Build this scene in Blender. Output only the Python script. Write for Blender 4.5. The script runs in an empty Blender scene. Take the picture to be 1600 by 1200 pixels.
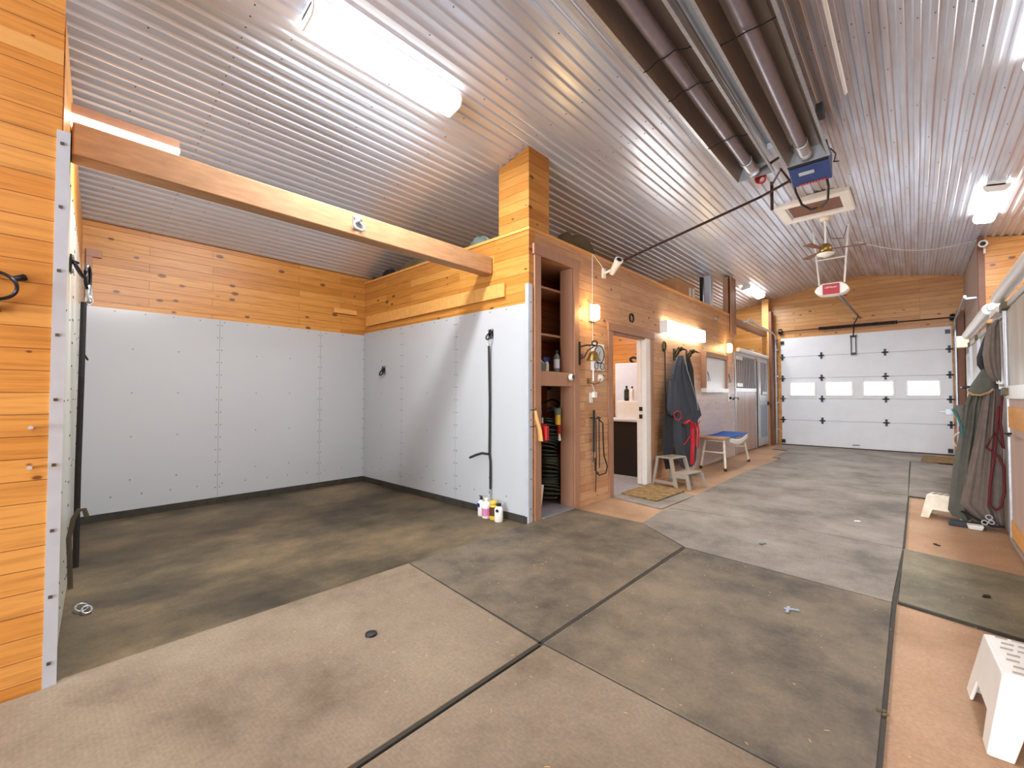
import bpy, bmesh, math, random
from mathutils import Vector, Matrix
random.seed(7)
PI = math.pi
scn = bpy.context.scene
COL = scn.collection

# ------------------------------------------------------------------ camera, world, light, exposure
cam_d = bpy.data.cameras.new('camera'); cam = bpy.data.objects.new('camera', cam_d); COL.objects.link(cam)
cam_d.sensor_width = 36; cam_d.lens = 682.56/1600*36; cam_d.clip_start = .05
cam.location = (0, 0, 1.3); cam.rotation_euler = (math.radians(90+1.4687), 0, math.radians(42.698))
scn.camera = cam
scn.view_settings.view_transform = 'Standard'; scn.view_settings.look = 'None'
scn.view_settings.gamma = 1; scn.view_settings.exposure = 0.45
try: scn.view_settings.use_curve_mapping = False
except Exception: pass
w = bpy.data.worlds.new('daylight'); scn.world = w; w.use_nodes = True
bg = w.node_tree.nodes['Background']; bg.inputs[0].default_value = (.86, .93, 1, 1); bg.inputs[1].default_value = 7.0

def area(name, loc, rot, sx, sy, power, col=(1, 1, 1)):
    l = bpy.data.lights.new(name, 'AREA'); l.shape = 'RECTANGLE'; l.size = sx; l.size_y = sy
    l.energy = power; l.color = col
    o = bpy.data.objects.new(name, l); o.location = loc; o.rotation_euler = rot; COL.objects.link(o); return o
# added area light in the unseen doorway behind, tilted up to brighten the ceiling
area('doorway_fill', (-1.0, -4.9, 1.5), (math.radians(122), 0, 0), 3.0, 2.6, 260, (.84, .92, 1))

# ------------------------------------------------------------------ materials
def newmat(name):
    m = bpy.data.materials.new(name); m.use_nodes = True
    nt = m.node_tree; b = nt.nodes['Principled BSDF']; return m, nt, b
def N(nt, t, **k):
    n = nt.nodes.new(t)
    for a, v in k.items(): setattr(n, a, v)
    return n
def mathn(nt, op, a, b=None, c=None):
    n = N(nt, 'ShaderNodeMath', operation=op)
    for i, v in enumerate((a, b, c)):
        if v is None: continue
        if isinstance(v, (int, float)): n.inputs[i].default_value = v
        else: nt.links.new(v, n.inputs[i])
    return n.outputs[0]
def mix(nt, f, a, b, bt='MIX'):
    n = N(nt, 'ShaderNodeMix', data_type='RGBA', blend_type=bt)
    if isinstance(f, (int, float)): n.inputs[0].default_value = f
    else: nt.links.new(f, n.inputs[0])
    for i, v in ((6, a), (7, b)):
        if isinstance(v, tuple): n.inputs[i].default_value = (*v[:3], 1)
        else: nt.links.new(v, n.inputs[i])
    return n.outputs[2]
def ramp(nt, src, stops):
    r = N(nt, 'ShaderNodeValToRGB'); nt.links.new(src, r.inputs[0])
    e = r.color_ramp.elements
    while len(e) > 1: e.remove(e[0])
    e[0].position = stops[0][0]; e[0].color = (*stops[0][1], 1)
    for p, c in stops[1:]:
        x = e.new(p); x.color = (*c, 1)
    return r.outputs[0]
def noise(nt, vec, scale, detail=4, rough=.55):
    n = N(nt, 'ShaderNodeTexNoise'); n.inputs['Scale'].default_value = scale
    n.inputs['Detail'].default_value = detail; n.inputs['Roughness'].default_value = rough
    if vec is not None: nt.links.new(vec, n.inputs['Vector'])
    return n.outputs['Fac']
def pos(nt): return N(nt, 'ShaderNodeNewGeometry').outputs['Position']
def objc(nt): return N(nt, 'ShaderNodeTexCoord').outputs['Object']
def scaled(nt, v, s):
    n = N(nt, 'ShaderNodeVectorMath', operation='MULTIPLY'); nt.links.new(v, n.inputs[0]); n.inputs[1].default_value = s; return n.outputs[0]
def bump(nt, b, h, st, d=.01):
    n = N(nt, 'ShaderNodeBump'); n.inputs['Strength'].default_value = st; n.inputs['Distance'].default_value = d
    nt.links.new(h, n.inputs['Height']); nt.links.new(n.outputs[0], b.inputs['Normal'])
def L(h):   # sRGB 0-255 -> linear
    return tuple(((c/255)/12.92 if c/255 <= .04045 else ((c/255+.055)/1.055)**2.4) for c in h)
def simple(name, rgb, rough=.5, metal=0, var=.12, scale=12, bmp=0, emis=0, spec=.5, stretch=(1, 1, 1)):
    m, nt, b = newmat(name); c = L(rgb)
    n = noise(nt, scaled(nt, objc(nt), stretch), scale)
    col = ramp(nt, n, [(.3, tuple(x*(1-var) for x in c)), (.7, tuple(min(1, x*(1+var)) for x in c))])
    nt.links.new(col, b.inputs['Base Color'])
    b.inputs['Roughness'].default_value = rough; b.inputs['Metallic'].default_value = metal
    b.inputs['Specular IOR Level'].default_value = spec
    if bmp: bump(nt, b, n, bmp, .004)
    if emis:
        b.inputs['Emission Color'].default_value = (*c, 1); b.inputs['Emission Strength'].default_value = emis
    return m
def pine(name, c1, c2, dark, row=.096, vertical=False, knots=1.0, rough=.38, sheen=None, length=2.4):
    m, nt, b = newmat(name)
    s = N(nt, 'ShaderNodeSeparateXYZ'); nt.links.new(pos(nt), s.inputs[0])
    u = mathn(nt, 'ADD', s.outputs[0], s.outputs[1]); v = s.outputs[2]
    if vertical: u, v = v, u
    cb = N(nt, 'ShaderNodeCombineXYZ'); nt.links.new(u, cb.inputs[0]); nt.links.new(mathn(nt, 'ADD', v, 20.0), cb.inputs[1])
    br = N(nt, 'ShaderNodeTexBrick'); nt.links.new(cb.outputs[0], br.inputs['Vector'])
    br.offset = .37; br.offset_frequency = 2
    br.inputs['Scale'].default_value = 1; br.inputs['Brick Width'].default_value = length; br.inputs['Row Height'].default_value = row
    br.inputs['Mortar Size'].default_value = .0016; br.inputs['Mortar Smooth'].default_value = .3; br.inputs['Bias'].default_value = 0
    br.inputs['Color1'].default_value = (*L(c1), 1); br.inputs['Color2'].default_value = (*L(c2), 1); br.inputs['Mortar'].default_value = (*L(dark), 1)
    cg = N(nt, 'ShaderNodeCombineXYZ'); nt.links.new(mathn(nt, 'MULTIPLY', u, 1.2), cg.inputs[0]); nt.links.new(mathn(nt, 'MULTIPLY', v, 22.0), cg.inputs[1])
    g = noise(nt, cg.outputs[0], 2.2, 5, .6)
    col = mix(nt, 1.0, br.outputs['Color'], ramp(nt, g, [(.3, (.72, .66, .58)), (.55, (1, 1, 1)), (.75, (1.0, .98, .92))]), 'MULTIPLY')
    if knots:
        ck = N(nt, 'ShaderNodeCombineXYZ'); nt.links.new(mathn(nt, 'MULTIPLY', u, 5.5), ck.inputs[0]); nt.links.new(mathn(nt, 'MULTIPLY', v, 10.0), ck.inputs[1])
        vo = N(nt, 'ShaderNodeTexVoronoi'); nt.links.new(ck.outputs[0], vo.inputs['Vector']); vo.inputs['Scale'].default_value = 1
        vo.inputs['Randomness'].default_value = 1
        sp = N(nt, 'ShaderNodeSeparateColor'); nt.links.new(vo.outputs['Color'], sp.inputs[0])
        rr = mathn(nt, 'MULTIPLY', sp.outputs[0], .27)
        k = mathn(nt, 'SUBTRACT', 1.0, mathn(nt, 'SMOOTH_MIN', mathn(nt, 'DIVIDE', vo.outputs['Distance'], mathn(nt, 'MAXIMUM', rr, .01)), 1.0, .3))
        k = mathn(nt, 'MULTIPLY', k, mathn(nt, 'GREATER_THAN', sp.outputs[1], .35))
        k = mathn(nt, 'MINIMUM', mathn(nt, 'MULTIPLY', k, 2.6*knots), .85)
        col = mix(nt, k, col, L((95, 45, 14)))
    if sheen:  # pale daylight sheen painted in, stronger low down and towards the far end
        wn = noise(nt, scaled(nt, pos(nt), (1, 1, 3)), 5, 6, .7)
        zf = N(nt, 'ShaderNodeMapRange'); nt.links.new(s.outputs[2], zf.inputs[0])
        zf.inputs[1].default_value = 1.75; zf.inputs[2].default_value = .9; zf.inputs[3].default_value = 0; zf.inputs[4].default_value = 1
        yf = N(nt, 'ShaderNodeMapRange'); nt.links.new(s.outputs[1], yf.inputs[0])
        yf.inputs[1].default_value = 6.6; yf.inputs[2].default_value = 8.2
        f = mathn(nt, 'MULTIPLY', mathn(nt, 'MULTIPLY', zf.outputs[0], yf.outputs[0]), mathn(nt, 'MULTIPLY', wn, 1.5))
        col = mix(nt, mathn(nt, 'MINIMUM', f, .8), col, L(sheen))
    nt.links.new(col, b.inputs['Base Color']); b.inputs['Roughness'].default_value = rough
    h = mathn(nt, 'SUBTRACT', 1.0, br.outputs['Fac'])
    bump(nt, b, h, .6, .004)
    return m
M = {}
M['pine'] = pine('orange_pine_boards', (226, 162, 84), (206, 134, 56), (120, 66, 24))
M['pine_bay'] = pine('amber_pine_boards', (212, 150, 72), (188, 122, 46), (112, 62, 22), knots=1.3, length=1.6)
M['pine_aisle'] = pine('light_tinted_pine_boards', (214, 168, 126), (194, 144, 102), (116, 78, 52), knots=.7, sheen=(206, 196, 200), rough=.42)  # same wood; mixed light on the aisle wall tinted into its colours
M['pine_end'] = pine('end_wall_boards', (210, 154, 86), (186, 126, 60), (110, 64, 26), row=.1, knots=.8)
M['stall_board'] = pine('stall_boards', (196, 168, 150), (176, 146, 128), (110, 84, 70), row=.12, vertical=True, knots=.3, length=5)
M['grey_board'] = pine('weathered_grey_boards', (206, 200, 190), (176, 168, 156), (110, 96, 84), row=.07, vertical=True, knots=.3, length=5)
M['trim'] = simple('brown_painted_trim', (170, 126, 98), .5, var=.06, scale=20, stretch=(1, 1, .2))
M['trim_dark'] = simple('dark_brown_paint', (122, 76, 50), .5, var=.12)
M['alcove'] = pine('alcove_boards', (176, 118, 80), (156, 100, 66), (90, 52, 30), knots=.5)
M['beam'] = simple('rough_sawn_timber', (178, 134, 94), .65, var=.16, scale=30, bmp=.25, stretch=(1, .2, 1))
M['timber'] = simple('plain_pine_timber', (222, 162, 88), .5, var=.1, scale=8, stretch=(2, .5, 2))
M['white_panel'] = simple('white_plastic_panel', (184, 187, 190), .22, var=.015, scale=1.2, spec=.6)
M['cream_panel'] = simple('cream_plastic_panel', (192, 191, 178), .3, var=.02, scale=2)
M['screw'] = simple('dark_screw', (110, 105, 98), .4, .8)
M['rubber_base'] = simple('black_rubber_base', (52, 48, 40), .75, var=.25)
M['alu'] = simple('aluminium', (200, 206, 214), .38, .3, var=.04)
M['galv'] = simple('galvanised_steel', (186, 190, 196), .38, .7, var=.12, scale=25)
M['white_metal'] = simple('white_metal', (232, 232, 230), .35, var=.03)
M['white_plastic'] = simple('white_plastic', (236, 233, 226), .4, var=.03)
M['dirty_white'] = simple('dirty_white_plastic', (230, 220, 198), .45, var=.14, scale=14)
M['black'] = simple('black', (24, 23, 24), .5, var=.1)
M['black_web'] = simple('black_webbing', (36, 34, 34), .8, var=.15, scale=60)
M['iron'] = simple('black_iron', (48, 46, 50), .35, .7, var=.2)
M['darkpipe'] = simple('brown_black_pipe', (74, 56, 50), .4, .5, var=.15)
M['tube'] = simple('grey_steel_tube', (142, 138, 152), .4, .4, var=.1)
M['reflector'] = simple('smoked_reflector', (140, 124, 112), .35, .5, var=.25, scale=6, stretch=(1, .15, 1))
M['brass'] = simple('aged_brass', (150, 122, 68), .35, .85, var=.2)
M['bronze'] = simple('dark_bronze', (74, 66, 46), .4, .8, var=.2)
M['blue_box'] = simple('blue_enamel', (62, 84, 140), .4, .1, var=.06)
M['red'] = simple('red_plastic', (176, 28, 30), .4, var=.06)
M['red_fabric'] = simple('red_webbing', (206, 40, 48), .75, var=.1, scale=40)
M['maroon'] = simple('maroon_rope', (96, 26, 34), .75, var=.15, scale=60)
M['red_label'] = simple('red_label', (172, 44, 54), .4, var=.04)
M['navy_blanket'] = simple('charcoal_quilted_blanket', (62, 68, 78), .85, var=.14, scale=30, bmp=.3)
M['dark_blanket'] = simple('black_blanket', (36, 36, 40), .85, var=.14, scale=30, bmp=.3)
M['olive_blanket'] = simple('grey_green_blanket', (92, 92, 84), .85, var=.14, scale=14, bmp=.3)
M['brown_blanket'] = simple('taupe_blanket', (116, 104, 96), .85, var=.12, scale=14, bmp=.3)
M['grey_piping'] = simple('pale_piping', (168, 172, 176), .7, var=.05)
M['tan_binding'] = simple('tan_binding', (176, 140, 98), .75, var=.06)
M['teal'] = simple('teal_binding', (34, 110, 104), .75, var=.06)
M['taupe_plastic'] = simple('taupe_plastic', (158, 148, 132), .5, var=.06)
M['blue_fabric'] = simple('blue_cloth', (28, 92, 176), .7, var=.06)
M['yellow'] = simple('yellow_plastic', (226, 190, 60), .45, var=.06)
M['pink'] = simple('pink_label', (214, 130, 170), .45, var=.08)
M['amberb'] = simple('brown_bottle', (92, 50, 30), .3, var=.1)
M['cobalt'] = simple('cobalt', (40, 52, 128), .4, var=.08)
M['green_hose'] = simple('dark_green_hose', (54, 62, 54), .35, var=.2)
M['canvas'] = simple('olive_canvas', (104, 92, 66), .9, var=.25, scale=8, bmp=.3)
M['greygreen'] = simple('greenish_grey', (98, 112, 104), .6, var=.1)
M['cardboard'] = simple('cardboard', (190, 142, 96), .75, var=.05)
M['wood_handle'] = simple('varnished_wood_handle', (222, 176, 108), .4, var=.08, scale=20)
M['brush_red'] = M['red']
M['leather'] = simple('grey_brown_leather', (84, 76, 66), .6, var=.1)
M['grey_dial'] = simple('pale_grey_dial', (196, 202, 208), .4, var=.02)
M['locker'] = simple('pale_grey_enamel', (200, 204, 216), .35, var=.03)
M['lav_panel'] = simple('unpainted_plywood', (190, 168, 156), .6, var=.08, scale=6, stretch=(1, 1, .3))
M['glass_dk'] = simple('dark_lens', (16, 16, 18), .1)
M['door_white'] = simple('white_door_steel', (222, 225, 230), .42, var=.035, scale=3)
M['slab_grey'] = simple('grey_concrete', (142, 138, 140), .7, var=.1)
M['blue_grey'] = simple('blue_grey_panel', (150, 160, 170), .45, .2, var=.06)
M['door_grey'] = simple('pale_grey_steel', (190, 192, 194), .4, .35, var=.08)
M['lamp_white'] = simple('fluorescent_lens', (255, 252, 244), .4, var=0, emis=9)
M['lamp_dim'] = simple('fluorescent_lens_small', (255, 251, 240), .4, var=0, emis=8)
M['lamp_warm'] = simple('warm_lamp_glass', (255, 226, 160), .4, var=0, emis=8)
def snow():
    m, nt, b = newmat('snowy_ground'); b.inputs['Base Color'].default_value = (.9, .93, .96, 1); return m
M['snow'] = snow()
def glass():
    m, nt, b = newmat('window_glass'); b.inputs['Base Color'].default_value = (1, 1, 1, 1)
    b.inputs['Transmission Weight'].default_value = 1; b.inputs['Roughness'].default_value = .02; b.inputs['IOR'].default_value = 1.02
    return m
M['glass'] = glass()
def ceil_mat():
    m, nt, b = newmat('ribbed_galvalume_sheet'); p = pos(nt)
    n1 = noise(nt, scaled(nt, p, (3.0, .25, 0)), 2.4, 5, .6)
    n2 = noise(nt, scaled(nt, p, (1, 1, 1)), 1.1, 3, .6)
    s = N(nt, 'ShaderNodeSeparateXYZ'); nt.links.new(p, s.inputs[0])
    # soot and rust staining round the heaters and along the ridge
    d = mathn(nt, 'ABSOLUTE', mathn(nt, 'ADD', s.outputs[0], .9))
    mr = N(nt, 'ShaderNodeMapRange'); nt.links.new(d, mr.inputs[0]); mr.inputs[1].default_value = 2.3; mr.inputs[2].default_value = .2
    st = mathn(nt, 'MULTIPLY', mathn(nt, 'MULTIPLY', mr.outputs[0], ramp(nt, n1, [(.35, (0, 0, 0)), (.62, (1, 1, 1))])), .75)
    base = mix(nt, n2, L((230, 240, 255)), L((212, 222, 242)))
    nt.links.new(mix(nt, st, base, L((176, 152, 134))), b.inputs['Base Color'])
    b.inputs['Metallic'].default_value = .5
    r = mathn(nt, 'ADD', mathn(nt, 'MULTIPLY', n1, .2), .22); nt.links.new(r, b.inputs['Roughness'])
    return m
M['ceiling'] = ceil_mat()
def blotch(name, stops, scale=1.2, rough=.7, fine=60, bst=.25, specks=None, stretch=(1, 1, 1), ribs=0, spec=.35):
    m, nt, b = newmat(name); p = pos(nt)
    n = noise(nt, scaled(nt, p, stretch), scale, 8, .68)
    col = ramp(nt, n, [(a, L(c)) for a, c in stops])
    f = noise(nt, p, fine, 3, .6)
    col = mix(nt, .5, col, ramp(nt, f, [(.3, (.55, .55, .55)), (.7, (1.0, .99, .97))]), 'MULTIPLY')
    if specks:
        f2 = noise(nt, scaled(nt, p, (1, 1.6, 1)), 9, 8, .8)
        col = mix(nt, ramp(nt, f2, [(.66, (0, 0, 0)), (.74, (.6, .6, .6))]), col, L(specks))
    nt.links.new(col, b.inputs['Base Color']); b.inputs['Roughness'].default_value = rough
    b.inputs['Specular IOR Level'].default_value = spec
    h = f
    if ribs:
        wv = N(nt, 'ShaderNodeTexVoronoi'); nt.links.new(p, wv.inputs['Vector']); wv.inputs['Scale'].default_value = ribs; wv.inputs['Randomness'].default_value = .15
        h = mathn(nt, 'ADD', mathn(nt, 'MULTIPLY', wv.outputs['Distance'], .8), mathn(nt, 'MULTIPLY', f, .4))
    bump(nt, b, h, bst, .004)
    return m
M['floor'] = blotch('stained_pink_concrete', [(.3, (158, 122, 92)), (.5, (184, 146, 112)), (.7, (196, 160, 130))], 1.3, .6)
M['bay_floor'] = blotch('wet_olive_concrete', [(.36, (56, 48, 36)), (.46, (84, 73, 55)), (.54, (106, 91, 68)), (.68, (142, 120, 88))], .9, .55, specks=(176, 166, 140), stretch=(1, .7, 1))
M['mat1'] = blotch('rubber_mat_brown', [(.34, (112, 97, 78)), (.48, (138, 121, 101)), (.64, (152, 135, 114))], 1.3, .72, ribs=60, spec=.3)
M['mat2'] = blotch('rubber_mat_dark', [(.36, (76, 68, 58)), (.48, (108, 96, 80)), (.64, (136, 120, 98))], 1.3, .62, ribs=60, spec=.4)
M['mat3'] = blotch('rubber_mat_grey', [(.36, (102, 95, 86)), (.48, (132, 123, 112)), (.64, (156, 146, 136))], 1.3, .6, specks=(170, 164, 160), spec=.4)
M['mat4'] = blotch('rubber_mat_green', [(.36, (92, 86, 68)), (.5, (124, 116, 94)), (.64, (150, 138, 112))], 1.4, .6, specks=(186, 170, 130), spec=.4)
M['doormat'] = blotch('coir_doormat', [(.3, (96, 74, 44)), (.5, (136, 108, 68)), (.7, (176, 146, 96))], 16, .9, fine=140, bst=.6)

# ------------------------------------------------------------------ geometry helpers
ORG = {}
class MB:
    def __init__(s): s.bm = bmesh.new(); s.mi = 0
    def face(s, vs, mi=None):
        try: f = s.bm.faces.new(vs)
        except ValueError: return
        f.material_index = s.mi if mi is None else mi
    def hexa(s, p):
        v = [s.bm.verts.new(q) for q in p]
        for f in ((0, 3, 2, 1), (4, 5, 6, 7), (0, 1, 5, 4), (1, 2, 6, 5), (2, 3, 7, 6), (3, 0, 4, 7)): s.face([v[i] for i in f])
        return s
    def box(s, x0, x1, y0, y1, z0, z1):
        x0, x1 = min(x0, x1), max(x0, x1); y0, y1 = min(y0, y1), max(y0, y1); z0, z1 = min(z0, z1), max(z0, z1)
        return s.hexa([(x0, y0, z0), (x1, y0, z0), (x1, y1, z0), (x0, y1, z0), (x0, y0, z1), (x1, y0, z1), (x1, y1, z1), (x0, y1, z1)])
    def obox(s, c, size, R=None):
        c = Vector(c); R = R or Matrix.Identity(3); hx, hy, hz = [k/2 for k in size]
        return s.hexa([c+R@Vector(q) for q in ((-hx, -hy, -hz), (hx, -hy, -hz), (hx, hy, -hz), (-hx, hy, -hz), (-hx, -hy, hz), (hx, -hy, hz), (hx, hy, hz), (-hx, hy, hz))])
    def frustum(s, b, z0, t, z1):   # b, t = (x0,x1,y0,y1)
        return s.hexa([(b[0], b[2], z0), (b[1], b[2], z0), (b[1], b[3], z0), (b[0], b[3], z0), (t[0], t[2], z1), (t[1], t[2], z1), (t[1], t[3], z1), (t[0], t[3], z1)])
    def tube(s, pts, r, seg=8, closed=False, rz=None):
        pts = [Vector(p) for p in pts]; n = len(pts); rings = []; up = None
        for i, p in enumerate(pts):
            a = pts[(i-1) % n] if (closed or i > 0) else p; b = pts[(i+1) % n] if (closed or i < n-1) else p
            t = (b-a).normalized()
            if up is None:
                up = Vector((0, 0, 1)) if abs(t.z) < .9 else Vector((1, 0, 0))
            u = (up-t*up.dot(t)).normalized(); up = u; v = t.cross(u)
            rr = r[i] if isinstance(r, (list, tuple)) else r; r2 = rr if rz is None else rz
            rings.append([s.bm.verts.new(p+u*math.cos(2*PI*k/seg)*rr+v*math.sin(2*PI*k/seg)*r2) for k in range(seg)])
        for i in range(n if closed else n-1):
            A, B = rings[i], rings[(i+1) % n]
            for k in range(seg): s.face([A[k], A[(k+1) % seg], B[(k+1) % seg], B[k]])
        if not closed: s.face(list(reversed(rings[0]))); s.face(rings[-1])
        return s
    def cyl(s, a, b, r, r2=None, seg=16): return s.tube([a, b], [r, r if r2 is None else r2], seg)
    def ring(s, c, R, r, nrm=(1, 0, 0), seg=20, sq=1.0, arc=(0, 360)):
        n = Vector(nrm).normalized(); a = Vector((0, 0, 1)) if abs(n.z) < .9 else Vector((1, 0, 0))
        u = n.cross(a).normalized(); v = n.cross(u)
        full = arc[1]-arc[0] >= 360; m = seg if full else seg+1
        pts = [Vector(c)+u*R*math.cos(math.radians(arc[0])+math.radians(arc[1]-arc[0])*k/seg)+v*R*sq*math.sin(math.radians(arc[0])+math.radians(arc[1]-arc[0])*k/seg) for k in range(m)]
        return s.tube(pts, r, 7, closed=full)
    def lathe(s, prof, c, axis=(0, 0, 1), seg=20):
        ax = Vector(axis).normalized(); a = Vector((1, 0, 0)) if abs(ax.x) < .9 else Vector((0, 1, 0))
        u = ax.cross(a).normalized(); v = ax.cross(u); c = Vector(c); rings = []
        for r, h in prof:
            rings.append([s.bm.verts.new(c+ax*h+u*r*math.cos(2*PI*k/seg)+v*r*math.sin(2*PI*k/seg)) for k in range(seg)])
        for A, B in zip(rings, rings[1:]):
            for k in range(seg): s.face([A[k], A[(k+1) % seg], B[(k+1) % seg], B[k]])
        s.face(list(reversed(rings[0]))); s.face(rings[-1])
        return s
    def prism(s, pts, vec):
        vec = Vector(vec); a = [s.bm.verts.new(p) for p in pts]; b = [s.bm.verts.new(Vector(p)+vec) for p in pts]
        s.face(a); s.face(list(reversed(b))); n = len(a)
        for i in range(n): s.face([a[(i+1) % n], a[i], b[i], b[(i+1) % n]])
        return s
    def grid(s, f, nu, nv):
        g = [[s.bm.verts.new(f(i/nu, j/nv)) for j in range(nv+1)] for i in range(nu+1)]
        for i in range(nu):
            for j in range(nv): s.face([g[i][j], g[i+1][j], g[i+1][j+1], g[i][j+1]])
        return s
    def build(s, name, mats, parent=None, smooth=False, bevel=0, origin=None, local=False, thick=0, recalc=True):
        if recalc: bmesh.ops.recalc_face_normals(s.bm, faces=s.bm.faces)
        if not isinstance(mats, (list, tuple)): mats = [mats]
        if parent is not None: O = Vector((0, 0, 0)) if local else ORG.get(parent.name, Vector((0, 0, 0)))
        elif origin == 'zero': O = Vector((0, 0, 0))
        elif origin is not None: O = Vector(origin)
        else:
            xs = [v.co for v in s.bm.verts]; mn = [min(v[i] for v in xs) for i in range(3)]; mx = [max(v[i] for v in xs) for i in range(3)]
            O = Vector(((mn[0]+mx[0])/2, (mn[1]+mx[1])/2, mn[2]))
        bmesh.ops.translate(s.bm, verts=s.bm.verts, vec=-O)
        me = bpy.data.meshes.new(name); s.bm.to_mesh(me); s.bm.free()
        for m in mats: me.materials.append(M[m] if isinstance(m, str) else m)
        if smooth:
            for p in me.polygons: p.use_smooth = True
            try: me.set_sharp_from_angle(angle=math.radians(50))
            except Exception: pass
        o = bpy.data.objects.new(name, me); COL.objects.link(o)
        if parent is not None: o.parent = parent; ORG[o.name] = ORG.get(parent.name, Vector((0, 0, 0)))
        else: o.location = O; ORG[o.name] = O
        if thick:
            md = o.modifiers.new('thickness', 'SOLIDIFY'); md.thickness = thick; md.offset = 0
        if bevel:
            md = o.modifiers.new('bevel', 'BEVEL'); md.width = bevel; md.segments = 2; md.limit_method = 'ANGLE'
        return o
def tag(o, label, cat, group=None, kind=None):
    o['label'] = label; o['category'] = cat
    if group: o['group'] = group
    if kind: o['kind'] = kind
    return o
def struct(o): o['kind'] = 'structure'; return o
def thing(name, label, cat, loc, group=None, rz=0):
    o = bpy.data.objects.new(name, None); COL.objects.link(o); o.location = loc; o.rotation_euler = (0, 0, rz)
    o.empty_display_size = .1
    ORG[o.name] = Vector(loc); return tag(o, label, cat, group)
def dup(root, loc, label, rz=None, group=None):
    r = root.copy(); COL.objects.link(r); r.location = loc; r['label'] = label
    ORG[r.name] = Vector(loc)
    if rz is not None: r.rotation_euler = (0, 0, rz)
    if group: r['group'] = group
    for ch in list(root.children):
        c = ch.copy(); COL.objects.link(c); c.parent = r
        for g in ch.children:
            d = g.copy(); COL.objects.link(d); d.parent = c
    return r
def text(s, size, loc, rot, mat, parent, name='lettering', ext=.0015):
    cu = bpy.data.curves.new(name, 'FONT'); cu.body = s; cu.size = size; cu.extrude = ext; cu.align_x = 'CENTER'; cu.align_y = 'CENTER'
    t = bpy.data.objects.new(name, cu); COL.objects.link(t); bpy.context.view_layer.update()
    me = bpy.data.meshes.new_from_object(t); bpy.data.objects.remove(t)
    me.materials.clear(); me.materials.append(M[mat])
    o = bpy.data.objects.new(name, me); COL.objects.link(o); o.parent = parent
    o.location = Vector(loc)-ORG.get(parent.name, Vector((0, 0, 0))); o.rotation_euler = rot; ORG[o.name] = Vector(loc)
    return o

# ------------------------------------------------------------------ the setting
XL, YB, XB, YG, XR, YS = -2.88, 3.376, -6.2, 13.4, .6, 10.3
PROF = [(-6.4, 3.043), (-2.88, 3.87), (-.95, 4.17), (.8, 3.86), (4.3, 3.26)]
def cz(x):
    for (a, za), (b, zb) in zip(PROF, PROF[1:]):
        if x <= b: return za+(zb-za)*(x-a)/(b-a)
    return PROF[-1][1]
Y0 = -5.2
# floor: one slab, three finishes
b = MB(); b.mi = 0; b.box(XL, 4.3, Y0, YG+.1, -.15, 0)
b.mi = 1; b.box(-6.3, XL, -.05, YB+.06, -.15, -.001)
b.mi = 2; b.box(-6.3, XL, YB+.06, YG+.1, -.15, -.001)
b.mi = 2; b.box(-6.3, XL, Y0, -.05, -.15, -.001)
struct(b.build('floor', ['floor', 'bay_floor', 'slab_grey'], origin='zero'))
b = MB(); b.box(-30, 30, YG+.12, 60, -.4, -.2); b.box(-30, 30, -60, Y0-.2, -.4, -.2)
struct(b.build('trim_ground_outside', 'snow', origin='zero'))
# ceiling: corrugated sheet
b = MB(); P = .09; pts = []; x = -6.35; D = .016
while x < 4.25:
    for dx, up in ((0, 0), (.006, .0), (.034, .0), (.039, .25), (.046, .9), (.051, 1), (.079, 1), (.084, .75), (.089, .1)):
        pts.append((x+dx, cz(x+dx)+D*up))
    x += P
va = [b.bm.verts.new((px, Y0, pz)) for px, pz in pts]; vb = [b.bm.verts.new((px, YG+.1, pz)) for px, pz in pts]
for i in range(len(pts)-1): b.face([va[i], va[i+1], vb[i+1], vb[i]])
# screws: in the pans, along every purlin
b.mi = 1
yy = -1.0; k = 0
while yy < 13.3:
    x = -6.35+.02+(k % 2)*.09
    while x < 3.9:
        if not (x < -6.2): b.obox((x, yy, cz(x)-.002), (.008, .008, .006))
        x += .27 if k % 3 else .18
    yy += .72; k += 1
for yl in (.9, 4.2, 9.3):    # sheet laps, closely screwed
    b.mi = 1; x = -6.35+.02
    while x < 3.9: b.obox((x, yl, cz(x)-.002), (.008, .008, .006)); x += .09
o = struct(b.build('ceiling', ['ceiling', 'screw'], origin='zero', recalc=False))
b = MB(); b.prism([(p[0], Y0, p[1]+.03) for p in PROF]+[(4.3, Y0, 4.6), (-6.4, Y0, 4.6)], (0, YG+.2-Y0, 0))
struct(b.build('trim_roof', 'timber', origin='zero'))

def wallpoly(name, mat, pts, vec, **k):
    b = MB(); b.prism(pts, vec); return struct(b.build(name, mat, origin='zero', **k))
WT = 3.0   # top of the low inner walls
# outer left wall (wash bay back)
b = MB(); b.box(XB-.12, XB, Y0, YG, 0, cz(XB)+.01)
struct(b.build('wall_outer_left', 'pine_bay', origin='zero'))
b = MB(); b.box(4.1, 4.25, Y0, YG, 0, cz(4.1)+.01)
struct(b.build('wall_outer_right', 'pine_end', origin='zero'))
# aisle wall with cupboard alcove and doorway
AY0, AY1, DY0, DY1 = 3.55, 4.16, 5.02, 5.98
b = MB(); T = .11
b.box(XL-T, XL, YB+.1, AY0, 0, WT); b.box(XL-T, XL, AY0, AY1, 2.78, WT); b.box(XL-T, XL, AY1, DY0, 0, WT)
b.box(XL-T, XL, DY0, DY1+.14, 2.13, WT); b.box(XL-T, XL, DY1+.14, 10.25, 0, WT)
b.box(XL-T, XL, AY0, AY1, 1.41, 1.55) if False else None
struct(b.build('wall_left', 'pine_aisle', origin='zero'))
# loft deck over tack room and alcove
b = MB(); b.box(XB, XL-T, YB+.1, 10.25, 2.88, 2.98)
struct(b.build('trim_loft_deck', 'timber', origin='zero'))
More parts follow.
